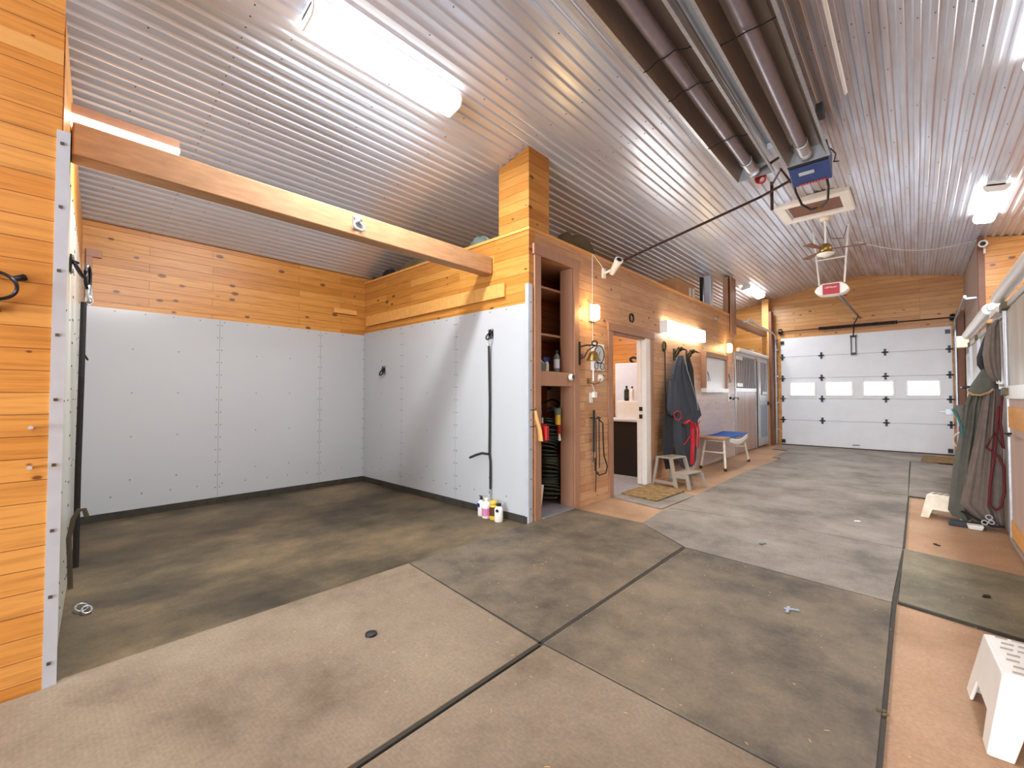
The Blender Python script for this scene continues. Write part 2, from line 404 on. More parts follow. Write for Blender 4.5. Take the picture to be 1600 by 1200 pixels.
# wash bay right wall
b = MB(); b.box(XB, XL, YB, YB+.1, 0, WT)
struct(b.build('wall_wash_bay_right', 'pine_bay', origin='zero'))
b = MB(); b.box(XB+.002, XL+.012, YB-.01, YB+.12, WT, WT+.03); b.box(XL-T-.01, XL+.012, YB+.12, 10.25, WT, WT+.03)
struct(b.build('trim_wall_cap', 'timber', origin='zero'))
# corner post box to the ceiling
b = MB(); b.prism([(-3.31, YB, WT+.03), (XL, YB, WT+.03), (XL, YB, cz(XL)-.002), (-3.31, YB, cz(-3.31)-.002)], (0, .335, 0))
struct(b.build('trim_corner_chimney', 'pine_bay', origin='zero'))
# wash bay left wall, slightly out of square, and stub end
b = MB(); b.prism([(-2.835, .055, 0), (XB, .275, 0), (XB, .0, 0), (-2.835, -.14, 0)], (0, 0, 3.02))
struct(b.build('wall_wash_bay_left', 'pine_bay', origin='zero'))
b = MB(); b.box(-2.99, -2.83, Y0, .05, 0, 2.97); b.box(-3.2, -2.83, -.32, .052, 2.97, cz(-2.9)-.01)
struct(b.build('wall_near_left', 'pine', origin='zero'))
b = MB(); b.box(-3.2, -2.81, Y0, .05, 2.85, 2.97) if False else b.box(-2.85, -2.824, Y0, .05, 2.80, 2.87)
struct(b.build('trim_near_left_cap', 'timber', origin='zero'))
# tack room inner partitions
b = MB(); b.box(XB, -3.1, 7.62, 7.72, 0, 2.88); struct(b.build('wall_tack_room_far', 'pine', origin='zero'))
b = MB(); b.box(XB, -3.0, 4.86, 4.94, 0, 2.88); struct(b.build('wall_tack_room_near', 'pine_bay', origin='zero'))
b = MB(); b.box(-3.52, -3.42, YB+.1, 4.86, 0, 2.88); struct(b.build('wall_alcove_back', 'alcove', origin='zero'))
# stall back / end beyond aisle wall
b = MB(); b.box(XB, XL-T, 10.15, 10.25, 0, WT); struct(b.build('wall_stall_side', 'pine_end', origin='zero'))
def czw(x): return cz(x)+.027
# garage end wall with door opening
GX0, GX1, GZ = -2.6, .6, 2.8
b = MB()
b.prism([(XB, YG, 0), (GX0, YG, 0), (GX0, YG, czw(GX0)), (XL, YG, czw(XL)), (XB, YG, czw(XB))], (0, .12, 0))
b.prism([(GX0, YG, GZ), (GX1, YG, GZ), (GX1, YG, czw(GX1)), (-.95, YG, czw(-.95)), (GX0, YG, czw(GX0))], (0, .12, 0))
b.prism([(GX1, YG, 0), (4.1, YG, 0), (4.1, YG, czw(4.1)), (.8, YG, czw(.8)), (GX1, YG, czw(GX1))], (0, .12, 0))
struct(b.build('wall_garage_end', 'pine_end', origin='zero'))
# wall behind the camera with a wide open doorway
b = MB()
b.box(XB, -2.5, Y0, Y0+.1, 0, czw(XB)); b.box(.5, 4.1, Y0, Y0+.1, 0, czw(4.1))
b.prism([(-2.5, Y0, 3.0), (.5, Y0, 3.0), (.5, Y0, czw(.5)), (-.95, Y0, czw(-.95)), (-2.5, Y0, czw(-2.5))], (0, .1, 0))
b.prism([(XB, Y0, czw(XB)), (-2.5, Y0, czw(XB)), (-2.5, Y0, czw(-2.5))], (0, .1, 0)); b.prism([(4.1, Y0, czw(4.1)), (.5, Y0, czw(4.1)), (.5, Y0, czw(.5))], (0, .1, 0))
struct(b.build('wall_behind', 'pine', origin='zero'))
# right-hand room: board face towards us, plywood side to the aisle
b = MB(); b.prism([(.8, YS, 0), (4.1, YS, 0), (4.1, YS, cz(4.1)), (.8, YS, cz(.8))], (0, .1, 0))
struct(b.build('wall_right_room_front', 'pine', origin='zero'))
b = MB(); b.box(.8, .9, YS+.1, YG, 0, cz(.8)-.005)
struct(b.build('wall_right_room_side', 'lav_panel', origin='zero'))
b = MB(); b.box(.785, .80, YS-.012, YS+.07, 0, cz(.79)-.01); b.box(.8, .86, YS-.014, YS, 0, cz(.86)-.01)
struct(b.build('trim_room_corner', 'trim_dark', origin='zero'))

# white washable wall panels with their screw rows
def rivet_panel(name, mat, P0, du, W, z0, z1, nrm, seams=(), topz=None, sx=.46, group=None):
    """P0 start point on the wall, du direction, nrm normal"""
    P0 = Vector(P0); du = Vector(du).normalized(); n = Vector(nrm).normalized(); b = MB()
    t = .008; q = lambda u, z, d: P0+du*u+Vector((0, 0, z))+n*d
    b.mi = 0; edges = [0]+list(seams)+[W]
    for a, c in zip(edges, edges[1:]):
        a2 = a+.0015; c2 = c-.0015
        b.hexa([q(a2, z0, 0), q(c2, z0, 0), q(c2, z0, t), q(a2, z0, t), q(a2, z1, 0), q(c2, z1, 0), q(c2, z1, t), q(a2, z1, t)])
    b.mi = 1
    R = Matrix((du, n, Vector((0, 0, 1)))).transposed()
    def riv(u, z): b.obox(q(u, z, t+.001), (.012, .005, .009), R)
    for s in edges:
        for off in (-.022, .022):
            u = s+off
            if .005 < u < W-.005:
                z = z0+.12
                while z < z1: riv(u, z); z += .15
    u = .25
    while u < W-.1:
        riv(u, z0+.16); riv(u, z1-.03); u += .25
    for a, c in zip(edges, edges[1:]):
        m = max(1, round((c-a)/sx)-0)
        for i in range(1, m):
            for z in (z0+.32, z0+.78, z0+1.25, z0+1.72): riv(a+(c-a)*i/m, z)
    return struct(b.build(name, [mat, 'screw'], origin='zero'))
rivet_panel('trim_white_panel_back', 'white_panel', (XB, .28, 0), (0, 1, 0), YB-.282, .075, 2.215, (1, 0, 0), seams=(1.2, 2.42))
rivet_panel('trim_white_panel_right', 'white_panel', (XB+.01, YB, 0), (1, 0, 0), 3.31, .075, 2.245, (0, -1, 0), seams=(1.03, 2.17))
rivet_panel('trim_white_panel_left', 'cream_panel', (-2.835, .055, 0), (-3.365, .22, 0), 3.355, .02, 2.46, (.22, 3.365, 0), seams=(1.2, 2.4))
b = MB(); b.box(XB, XB+.02, .29, YB, 0, .075); b.box(XB+.02, XL-.01, YB-.02, YB, 0, .075)
struct(b.build('baseboard_wash_bay', 'rubber_base', origin='zero'))
# aluminium corner angles
b = MB(); b.box(-2.83, -2.822, .034, .078, 0, 2.5); b.box(-2.87, -2.826, .06, .078, 0, 2.5)
b.mi = 1
for i in range(9): b.obox((-2.82, .052, .12+i*.29), (.006, .013, .013))
struct(b.build('trim_corner_angle_left', ['alu', 'screw'], origin='zero'))
b = MB(); b.box(XL, XL+.008, YB-.014, YB+.045, 0.0, 2.44); b.box(XL-.035, XL+.006, YB-.018, YB-.008, 0.0, 2.44)
b.mi = 1
for i in range(8): b.obox((XL+.009, YB+.02, .15+i*.3), (.006, .012, .012))
struct(b.build('trim_corner_angle_right', ['alu', 'screw'], origin='zero'))

# ledges on the bay walls
b = MB(); b.prism([(-6.1, YB, 2.34), (-3.2, YB, 2.35), (-3.2, YB, 2.50), (-6.1, YB, 2.49)], (0, -.035, 0))
tag(b.build('wall_ledger_board', 'timber', bevel=.004), 'long plain pine board fixed along the wash bay wall just above the white panels', 'board')
b = MB(); b.box(XB, XB+.04, 2.88, 3.23, 2.50, 2.57)
tag(b.build('wood_block', 'timber', bevel=.004), 'short pine block on the boards of the back wall near the bay corner', 'wood block')
# the tie beam across the wash bay
b = MB(); b.box(-3.54, -3.4, .1, YB-.012, 2.63, 2.82)
tag(b.build('timber_beam', 'beam', bevel=.008), 'tan rough timber beam spanning the top of the wash bay', 'beam')

# ------------------------------------------------------------------ trim round alcove and doorway
def frame_yz(name, y0, y1, z1, wside, wtop, x0, x1, mat='trim', z0=0, over=0):
    b = MB(); b.box(x0, x1, y0-wside, y0, z0, z1); b.box(x0, x1, y1, y1+wside, z0, z1); b.box(x0, x1+.006, y0-wside-over, y1+wside+over, z1, z1+wtop)
    return struct(b.build(name, mat, origin='zero', bevel=.003))
frame_yz('trim_alcove_casing', AY0, AY1, 2.76, .1, .11, XL, XL+.02, over=.02)
frame_yz('trim_doorway_casing', DY0+.01, DY1+.14, 2.13, .11, .1, XL, XL+.02, over=.012)
# alcove cupboard: box jambs, shelves, face rail
al = thing('alcove_cupboard', 'tall brown open cupboard recessed in the wall at the wash bay corner', 'cupboard', (-3.2, 3.85, 0))
b = MB(); b.box(-3.05, XL+.001, AY0-.02, AY0-.001, 0.02, 2.76); b.box(-3.41, XL+.001, 3.50, 3.52, 0.02, 2.76)
b.box(-3.05, XL+.001, AY1-.018, AY1-.001, 0.02, 2.76); b.box(-3.41, -2.9, 3.5, 4.85, 2.76, 2.78); b.build('side_panel', 'trim', al)
b = MB(); b.box(-3.06, XL+.004, AY0+.001, AY1-.001, 1.40, 1.555); b.build('face_rail', 'trim', al, bevel=.003)
for z in (2.50, 1.97):
    b = MB(); b.box(-3.41, -3.05, 3.525, 4.85, z, z+.025); b.build('shelf', 'trim', al)
b = MB(); b.box(-3.41, -3.05, 3.525, 4.85, 1.50, 1.535); b.build('shelf', 'trim', al)
b = MB(); b.box(-3.41, XL+.03, 3.56, 4.13, 0.0, .035); b.build('base_slab', 'slab_grey', al)
b = MB(); b.tube([(-3.1, 3.56, 1.80), (-3.06, 3.75, 1.985)], .004, 6); b.build('shelf_wire', 'white_plastic', al)
# door jamb with pocket-door edge
dj = thing('door_2', '', 'door', (XL, DY1, 0)); del dj['label']; del dj['category']; dj['kind'] = 'structure'
b = MB(); b.box(-3.01, XL+.012, DY1+.0, DY1+.14, 0, 2.13); b.build('door_jamb', 'white_plastic', dj, bevel=.003)
b = MB(); b.box(-3.0, -2.94, DY1-.03, DY1-.001, 0.01, 2.12); b.build('sliding_door_edge', 'white_plastic', dj, bevel=.003)
b = MB(); b.box(XL-T, XL, DY0, DY0+.012, 0, 2.13); b.box(XL-T, XL, DY0, DY1+.14, 2.11, 2.13); b.build('door_lining', 'trim', dj)
for z in (1.10, .99):
    b = MB(); b.box(-2.965, -2.915, DY1-.034, DY1-.0301, z-.03, z+.03); b.build('latch_plate', 'bronze', dj)

# ------------------------------------------------------------------ mats on the floor
def rmat(label, mat, pts, h=.018, cat='floor mat', name='rubber_mat', group=None, z0=.001):
    b = MB(); b.prism([(x, y, z0) for x, y in pts], (0, 0, h)); return tag(b.build(name, mat, bevel=.003), label, cat, group)
g = .012
rmat('brown-grey rubber mat nearest the camera beside the wash bay floor', 'mat1', [(-2.82, Y0+.3), (-1.455, Y0+.3), (-1.46, 1.78), (-2.862, 1.94), (-2.862, .1), (-2.82, .05)])
rmat('brown-grey rubber mat in front of the corner cupboard and wash bay end', 'mat2', [(-2.862, 1.95), (-1.46, 1.80), (-1.47, 3.72), (-2.05, 4.14), (-2.855, 4.14), (-2.862, 3.3)])
rmat('brown rubber mat in the immediate foreground middle, split by a short seam', 'mat1', [(-1.435+g, Y0+.3), (-.115, Y0+.3), (-.12, 1.74), (-1.45+2*g, 1.785)])
rmat('large dark brown rubber mat in the foreground centre with loose straw', 'mat2', [(-1.45+g, 1.795), (-.12, 1.748), (-.128, 3.60), (-1.45+g, 3.708)])
rmat('grey rubber mat across the aisle just beyond the dark foreground mat', 'mat3', [(-2.04, 4.14), (-1.45, 3.73), (-.13, 3.615), (-.1, 4.92), (-1.4, 5.0), (-2.1, 4.86)])
rmat('wide grey aisle mat beside the step stool and doormat', 'mat3', [(-2.08, 4.90), (-1.4, 5.01), (-.1, 4.935), (-.09, 7.55), (-2.12, 7.92)])
rmat('pale aisle mat level with the white bench', 'mat3', [(-2.12, 7.935), (-.09, 7.565), (-.1, 10.0), (-2.03, 10.3)])
rmat('pale aisle mat just before the garage door', 'mat3', [(-2.2, 10.32), (-.1, 10.02), (-.1, 11.5), (-2.2, 11.9)])
rmat('last pale mat lying along the foot of the garage door', 'mat3', [(-2.55, 11.92), (-.08, 11.52), (.3, 11.55), (.3, 13.1), (-2.55, 13.1)])
rmat('greenish grey mat on the right with straw scraps, beyond the bare pink concrete', 'mat4', [(-.10, 3.66), (.7, 3.50), (.72, 4.72), (-.09, 4.93)])
rmat('grey mat on the right behind the small dirty stool', 'mat3', [(-.085, 7.56), (.56, 7.50), (.56, 11.3), (-.08, 11.4)])
rmat('small grey threshold mat under the doormat', 'mat3', [(-2.86, 4.95), (-2.14, 4.82), (-2.10, 5.75), (-2.86, 5.9)], h=.014)
o = rmat('small brown rubber mat in the far right corner by the garage door', 'doormat', [(.0+.05, 11.6), (.55, 11.5), (.55, 12.6), (.1, 12.7)], h=.012, z0=.0205)
rmat('coir doormat in front of the open tack room doorway', 'doormat', [(-2.83, 5.17), (-2.31, 5.08), (-2.27, 5.84), (-2.83, 5.98)], h=.018, z0=.0165, name='doormat', cat='doormat')
b = MB()
def seam(a, c, w=.018):
    a = Vector((*a, .0015)); c = Vector((*c, .0015)); n = Vector((-(c-a).y, (c-a).x, 0)).normalized()*w/2
    b.prism([a-n, c-n, c+n, a+n], (0, 0, .013))
for a, c in (((-1.443, Y0+.3), (-1.455, 3.72)), ((-2.79, 1.945), (-1.45, 1.79)), ((-1.44, 1.785), (-.118, 1.744)), ((-1.45, 3.722), (-.125, 3.608)), ((-.109, Y0+.3), (-.117, 3.63)), ((-.116, 3.63), (-.094, 4.93)), ((-.094, 4.93), (-.087, 7.5)), ((-.10, 7.5), (-.09, 11.5)), ((-2.1, 4.875), (-1.4, 5.005)), ((-1.4, 5.005), (-.1, 4.928)), ((-2.12, 7.928), (-.09, 7.558)), ((-2.1, 10.31), (-.1, 10.01)), ((-2.5, 11.91), (-.09, 11.51)), ((-.1, 3.655), (.55, 3.50)), ((-2.05, 4.14), (-1.46, 3.725)), ((-.08, 7.555), (.56, 7.495))):
    seam(a, c)
struct(b.build('trim_mat_seams', 'rubber_base', origin='zero'))
# litter on the floor
def bit(x, y, s, mat, label, cat='litter', z=.02, n=4):
    b = MB(); r = random.Random(int(x*1000+y*77))
    for i in range(n):
        R = Matrix.Rotation(r.uniform(0, PI), 3, 'Z')@Matrix.Rotation(r.uniform(-.3, .3), 3, 'X')
        b.obox((x+r.uniform(-s, s)*.6, y+r.uniform(-s, s)*.6, z+.004+i*.001), (s*r.uniform(.6, 1.2), s*.35, .006), R)
    return tag(b.build('debris', mat), label, cat)
bit(-.56, 3.05, .045, 'blue_grey', 'blue-grey scrap lying on the dark mat in the foreground centre')
bit(-.98, 4.25, .035, 'greygreen', 'grey dirt clod on the mat beyond the foreground seam')
bit(-.45, 5.65, .035, 'white_plastic', 'white paper scrap on the grey aisle mat')
bit(-.14+.02, 2.35-.02, .02, 'canvas', 'small leaf scrap at the right edge of the foreground mat')
bit(.12, 5.3, .03, 'black', 'black droppings on the bare floor on the right', z=.002)
bit(.3, 4.1, .03, 'black', 'black scrap on the greenish mat at the right')
b = MB(); b.lathe([(.001, .0), (.032, .0), (.03, .012), (.012, .018)], (-2.16, 1.23, .018), seg=12)
tag(b.build('droppings', 'black', smooth=True), 'round dark dropping on the near left mat', 'litter')
b = MB(); r = random.Random(3)
for i in range(300):
    x, y = r.uniform(-2.7, .5), r.uniform(.9, 7.5); a = r.uniform(0, PI); R = Matrix.Rotation(a, 3, 'Z')
    b.obox((x, y, .0225), (r.uniform(.005, .02), .0014, .0014), R)
tag(b.build('straw', 'wood_handle'), 'loose bits of straw scattered over the mats', 'straw', kind='stuff')

# ------------------------------------------------------------------ garage door
gd = thing('door_1', '', 'door', (-1.0, YG, 0)); del gd['label']; del gd['category']; gd['kind'] = 'structure'
SEC = [0.02, .66, 1.21, 1.74, 2.30, 2.80]
wins = [(-2.39, -1.88), (-1.63, -1.13), (-.89, -.38), (-.12, .39)]
YD = YG-.05
for i in range(5):
    z0, z1 = SEC[i]+.004, SEC[i+1]-.004; b = MB()
    if i == 2:
        xs = [GX0]+[v for w_ in wins for v in w_]+[GX1]
        for k in range(0, len(xs), 2): b.box(xs[k], xs[k+1], YD, YD+.045, z0, z1)
        for a, c in wins: b.box(a, c, YD, YD+.045, z0, 1.31); b.box(a, c, YD, YD+.045, 1.61, z1)
    else: b.box(GX0, GX1, YD, YD+.045, z0, z1)
    if i: b.box(GX0, GX1, YD+.02, YD+.044, z0-.02, z0)
    pn = b.build('door_section', 'door_white', gd, bevel=.003)
    if i == 2:
        for a, c in wins:
            b = MB()
            b.box(a-.04, c+.04, YD-.012, YD, 1.27, 1.31); b.box(a-.04, c+.04, YD-.012, YD, 1.61, 1.65); b.box(a-.04, a, YD-.012, YD, 1.31, 1.61); b.box(c, c+.04, YD-.012, YD, 1.31, 1.61)
            wf = b.build('window_frame', 'white_metal', gd, bevel=.003)
            b = MB(); b.box(a, c, YD+.015, YD+.021, 1.31, 1.61); b.build('window_pane', 'glass', wf)
for z in SEC[1:-1]:
    for x in (GX0+.03, -1.72, -.5, GX1-.04):
        b = MB(); b.obox((x, YD-.008, z+.045), (.045, .006, .07)); b.obox((x, YD-.008, z-.045), (.045, .006, .07)); b.cyl((x-.06, YD-.016, z), (x+.06, YD-.016, z), .015, seg=8)
        b.build('hinge', 'iron', gd)
for x in (GX0+.035, GX1-.06):
    for z in (2.68, .10): b = MB(); b.obox((x, YD-.02, z), (.08, .035, .09)); b.build('roller_bracket', 'iron', gd)
b = MB(); b.box(-1.13, -1.11, YD-.02, YD, 2.32, 2.74); b.box(-1.04, -1.02, YD-.02, YD, 2.32, 2.74); b.box(-1.14, -1.01, YD-.03, YD, 2.70, 2.75); b.box(-1.13, -1.02, YD-.03, YD, 2.27, 2.33)
b.build('operator_bracket', 'iron', gd)
b = MB(); b.box(GX1-.22, GX1-.12, YD-.02, YD, .93, .95); b.box(GX1-.12, GX1-.03, YD-.014, YD, .88, 1.0); b.build('slide_latch', 'galv', gd)
b = MB(); b.tube([(-1.13, YD, .10), (-1.13, YD-.03, .10), (-1.0, YD-.03, .10), (-1.0, YD, .10)], .008, 6); b.build('lift_handle', 'iron', gd)
b = MB(); b.box(GX0, GX1, YD-.004, YD+.05, 0, .022); b.build('bottom_seal', 'black', gd)
# tracks
def gtrack(x, sx, name_l):
    t = thing('garage_door_track', name_l, 'track', (x, YG-.1, 0), 'garage door tracks')
    R = .3; pts = [(x, YG-.11, .02), (x, YG-.11, 2.62)]
    for k in range(1, 9):
        a = k/8*PI/2; pts.append((x, YG-.11-R+R*math.cos(a), 2.62+R*math.sin(a)+.0))
    pts += [(x, 12.0, 2.94), (x, 10.75, 2.99)]
    b = MB(); b.tube(pts, .022, 6, rz=.03); b.build('rail', 'galv', t)
    for z in (.4, 1.1, 1.8, 2.5): b = MB(); b.box(x-.02, x+.02+sx*.03, YG-.11, YG-.003, z-.02, z+.02); b.build('bracket', 'galv', t)
    b = MB(); b.box(x, -2.835 if x < 0 else .799, 10.8, 10.84, 2.95, 2.98); b.build('bracket', 'galv', t)
gtrack(-2.71, 1, 'left vertical and overhead track of the white garage door')
gtrack(.655, -1, 'right vertical and overhead track of the white garage door')
b = MB(); b.box(.68, .785, 13.2, 13.385, 0, 3.1)
tag(b.build('door_post', 'trim_dark', bevel=.004), 'dark brown post in the corner right of the white garage door', 'post')
t = thing('torsion_spring_shaft', 'black torsion spring on its shaft above the white garage door', 'spring', (-1, YG-.07, 2.98))
b = MB(); b.cyl((-2.62, YG-.07, 2.98), (.64, YG-.07, 2.98), .012, seg=8); b.build('shaft', 'iron', t)
b = MB()
for i in range(44): b.ring((-1.75+i*.034, YG-.07, 2.98), .03, .014, (1, 0, 0), 10)
b.build('spring', 'black', t)
for x in (-2.60, .62): b = MB(); b.cyl((x-.04, YG-.09, 2.98), (x+.04, YG-.09, 2.98), .07, seg=16); b.box(x-.01, x+.01, YG-.08, YG-.003, 2.9, 3.06); b.build('cable_drum', 'iron', t, smooth=True)
# door operator
op = thing('garage_door_opener', 'white garage door opener with red label hanging from the ceiling', 'garage door opener', (-1.0, 9.0, 2.95))
b = MB(); prof = [(-.235, 0), (-.22, -.045), (-.16, -.09), (0, -.10), (.16, -.09), (.22, -.045), (.235, 0), (.2, .055), (.13, .11), (-.13, .11), (-.2, .055)]
b.prism([(-1.0+a, 8.93, 3.07+c) for a, c in prof], (0, .2, 0)); b.build('housing', 'white_plastic', op, bevel=.02, smooth=True)
b = MB(); b.box(-1.115, -.885, 8.918, 8.932, 2.985, 3.155); b.build('label_plate', 'red_label', op)
text('LiftMaster', .042, (-1.0, 8.914, 3.10), (PI/2, 0, 0), 'white_plastic', op)
for s in (-1, 1):
    b = MB(); a = Vector((-1.0+s*.17, 9.0, 3.17)); c = Vector((-1.0+s*.24, 9.0, cz(-1.0+s*.24)-.01))
    b.tube([a, c], .013, 4, rz=.018); b.build('perforated_strap', 'white_metal', op)
b = MB(); b.tube([(-1.215, 9.0, 3.60), (-.785, 9.0, 3.60)], .012, 4, rz=.018); b.build('crossbar', 'white_metal', op)
b = MB(); b.tube([(-.96, 9.12, 3.05), (-.93, 13.28, 3.14)], .016, 6, rz=.022); b.build('rail', 'iron', op)
b = MB(); b.tube([(-.95, 12.9, 3.12), (-1.05, 13.2, 3.0), (-1.075, YD-.03, 2.72)], .013, 6); b.build('arm', 'iron', op)
# ------------------------------------------------------------------ lights
def strip_light(name, label, x, y0, y1, z, wd, h, mat, power, slope, group):
    t = thing(name, label, 'ceiling light', (x, (y0+y1)/2, z), group)
    A = math.atan(slope); R = Matrix.Rotation(-A, 3, 'Y')
    b = MB(); b.obox((x, (y0+y1)/2, z+h*.5), (wd*.75, (y1-y0), h*.7), R); b.build('housing', 'white_metal', t, bevel=.004)
    b = MB()
    pr = [(-.5, .35), (-.5, .0), (-.42, -.32), (-.3, -.5), (.3, -.5), (.42, -.32), (.5, .0), (.5, .35)]
    b.prism([Vector((x, y0+.012, z))+R@Vector((a*wd, 0, c*h)) for a, c in pr], (0, y1-y0-.024, 0)); b.build('lens', mat, t, smooth=False)
    for ye in (y0, y1-.012): b = MB(); b.prism([Vector((x, ye, z))+R@Vector((a*wd*1.03, 0, c*h*1.05)) for a, c in pr], (0, .012, 0)); b.build('end_cap', 'white_plastic', t)
    l = area('lamp_light', (x, (y0+y1)/2, z-h*.5-.03), (0, A, 0), wd, y1-y0, power, (.93, .96, 1)); l.parent = t
    l.location = Vector(l.location)-ORG[t.name]
    return t
LG = 'fluorescent ceiling lights'
strip_light('ceiling_light', 'largest fluorescent ceiling light, above the wash bay opening', -2.905, 1.15, 2.41, 3.80, .21, .10, 'lamp_white', 68, .2, LG)
strip_light('ceiling_light', 'far left fluorescent ceiling light beyond the brown post', -2.86, 11.15, 12.45, 3.82, .21, .10, 'lamp_white', 45, .2, LG)
strip_light('ceiling_light', 'fluorescent ceiling light near the right wall above the far stall', .76, 7.75, 9.1, 3.80, .22, .10, 'lamp_white', 50, -.17, LG)
strip_light('ceiling_light', 'fluorescent ceiling light cut off by the upper right corner of the photo', .76, 3.9, 5.1, 3.80, .22, .10, 'lamp_white', 65, -.17, LG)
strip_light('ceiling_light', 'added fluorescent fill light, unseen behind the viewpoint on the left side', -2.4, -2.6, -1.3, 3.86, .21, .10, 'lamp_white', 15, .16, LG)  # strip added behind the camera for fill, never in view
strip_light('ceiling_light', 'added fluorescent fill light, unseen behind the viewpoint on the right side', .76, -2.6, -1.3, 3.80, .22, .10, 'lamp_white', 40, -.17, LG)  # right-hand twin, also an added fill lamp out of view
# shop light on top of the beam
t = thing('shop_light', 'brown-backed tube light lying along the top of the timber beam', 'tube light', (-3.47, .35, 2.82))
b = MB(); b.prism([(-3.41, .09, 2.865), (-3.53, .09, 2.865), (-3.50, .09, 2.93), (-3.43, .09, 2.93)], (0, .49, 0)); b.build('housing', 'trim', t)
b = MB(); b.box(-3.52, -3.40, .09, .58, 2.835, 2.862); b.build('tube', 'lamp_dim', t, bevel=.004)
l = area('lamp_light', (-3.6, .7, 2.80), (0, math.radians(25), 0), .2, 1.0, 35, (.93, .96, 1)); l.parent = t; l.location = Vector(l.location)-ORG[t.name]
# wall fluorescent
t = thing('wall_light', 'long white fluorescent light fixed to the aisle wall over the hooks', 'wall light', (XL, 7.3, 2.25))
b = MB(); b.box(XL, XL+.03, 6.50, 8.12, 2.27, 2.42); b.box(XL, XL+.11, 6.48, 6.52, 2.26, 2.45); b.build('back_plate', 'white_metal', t, bevel=.003)
b = MB(); b.box(XL+.03, XL+.12, 6.53, 8.14, 2.25, 2.46); b.build('lens', 'lamp_dim', t, bevel=.015)
l = area('lamp_light', (XL+.14, 7.3, 2.34), (0, math.radians(-90), 0), .2, 1.5, 26, (1, .96, .9)); l.parent = t; l.location = Vector(l.location)-ORG[t.name]
def bulkhead(y, z, label):
    t = thing('bulkhead_light', label, 'wall light', (XL, y, z-.1), 'warm bulkhead lights on the aisle wall')
    b = MB(); b.box(XL, XL+.03, y-.065, y+.065, z-.11, z+.11); b.build('base', 'white_metal', t, bevel=.02)
    b = MB(); b.box(XL+.03, XL+.10, y-.05, y+.05, z-.095, z+.095); b.build('globe', 'lamp_warm', t, bevel=.03, smooth=True)
    b = MB()
    for s in (-1, 0, 1): b.tube([(XL+.03, y-.055, z+s*.05), (XL+.105, y-.03, z+s*.05), (XL+.105, y+.03, z+s*.05), (XL+.03, y+.055, z+s*.05)], .003, 5)
    b.build('guard', 'white_metal', t)
    pl = bpy.data.lights.new('lamp_glow', 'POINT'); pl.energy = 5.5; pl.color = (1, .62, .22); pl.shadow_soft_size = .05
    o = bpy.data.objects.new('lamp_glow', pl); COL.objects.link(o); o.parent = t; o.location = (.16, -.06 if y < 6 else -.05, .1)
bulkhead(4.55, 2.30, 'glowing oval bulkhead light with white cable beside the corner cupboard')
bulkhead(9.75, 2.28, 'glowing bulkhead light at the far end of the aisle wall')
# unseen ceiling lamp added to light the tack room
t = thing('tack_room_fill', 'added flat fill light on the tack room ceiling, unseen', 'ceiling light', (-4.6, 6.2, 2.8))
b = MB(); b.box(-4.9, -4.3, 6.1, 6.3, 2.82, 2.878); b.build('lens', 'lamp_dim', t, bevel=.01)
l = area('lamp_light', (-4.3, 5.9, 2.78), (0, 0, 0), 1.2, .8, 45, (1, .95, .88)); l.parent = t; l.location = Vector(l.location)-ORG[t.name]

# ------------------------------------------------------------------ radiant heaters
HY0, HY1 = -1.0, 5.42
def heater(xc, label):
    t = thing('radiant_heater', label, 'heater', (xc, 2.2, 3.75), 'radiant tube heaters along the ridge')
    W = .185; b = MB()
    pr = [(-W, 0), (-W+.012, .0), (-W*.62, .14), (W*.62, .14), (W-.012, 0), (W, 0), (W*.68, .155), (-W*.68, .155)]
    b.prism([(xc+a, HY0, 3.75+c) for a, c in pr], (0, HY1-HY0, 0)); b.build('reflector_hood', 'reflector', t)
    b = MB()
    for s in (-1, 1): b.box(xc+s*W-.012, xc+s*W+.012, HY0, HY1, 3.745, 3.762)
    b.build('hood_rim', 'galv', t)
    b = MB(); b.prism([(xc-W, HY1, 3.75), (xc+W, HY1, 3.75), (xc+W*.68, HY1, 3.905), (xc-W*.68, HY1, 3.905)], (0, .012, 0)); b.build('end_cap', 'galv', t)
    b = MB(); b.cyl((xc, HY0+.05, 3.80), (xc, HY1-.12, 3.80), .052, seg=20); b.build('burner_tube', 'tube', t, smooth=True)
    b = MB(); b.cyl((xc, HY1-.35, 3.80), (xc, HY1-.12, 3.80), .058, seg=20); b.ring((xc, HY1-.35, 3.80), .058, .005, (0, 1, 0)); b.ring((xc, HY1-.13, 3.80), .058, .006, (0, 1, 0)); b.build('tube_coupling', 'galv', t, smooth=True)
    return t
h1 = heater(-1.285, 'left radiant tube heater, dark hood with three wire brackets')
h2 = heater(-.79, 'right radiant tube heater with blue burner box at its end')
for y in (3.05, 3.5, 4.45):
    b = MB(); b.tube([(-1.48, y+.02, 3.752), (-1.43, y, 3.73), (-1.34, y-.02, 3.75), (-1.285, y-.02, 3.742), (-1.22, y-.02, 3.76), (-1.14, y, 3.74), (-1.09, y+.02, 3.755)], .005, 6); b.build('wire_bracket', 'iron', h1)
for y in (3.2,):
    b = MB(); b.tube([(-.975, y, 3.752), (-.88, y-.02, 3.735), (-.79, y-.02, 3.742), (-.7, y-.02, 3.735), (-.61, y, 3.755)], .005, 6); b.build('wire_bracket', 'iron', h2)
b = MB(); b.lathe([(.055, 0), (.07, .01), (.07, .05), (.045, .07)], (-1.285, HY1-.1, 3.80), (0, 1, 0)); b.build('exhaust_collar', 'galv', h1, smooth=True)
b = MB()
for i in range(4): b.ring((-1.24, HY1+.06+i*.02, 3.75), .055-.006*i, .009, (.2, 1, 0), 18)
b.build('copper_vent', 'red', h1)
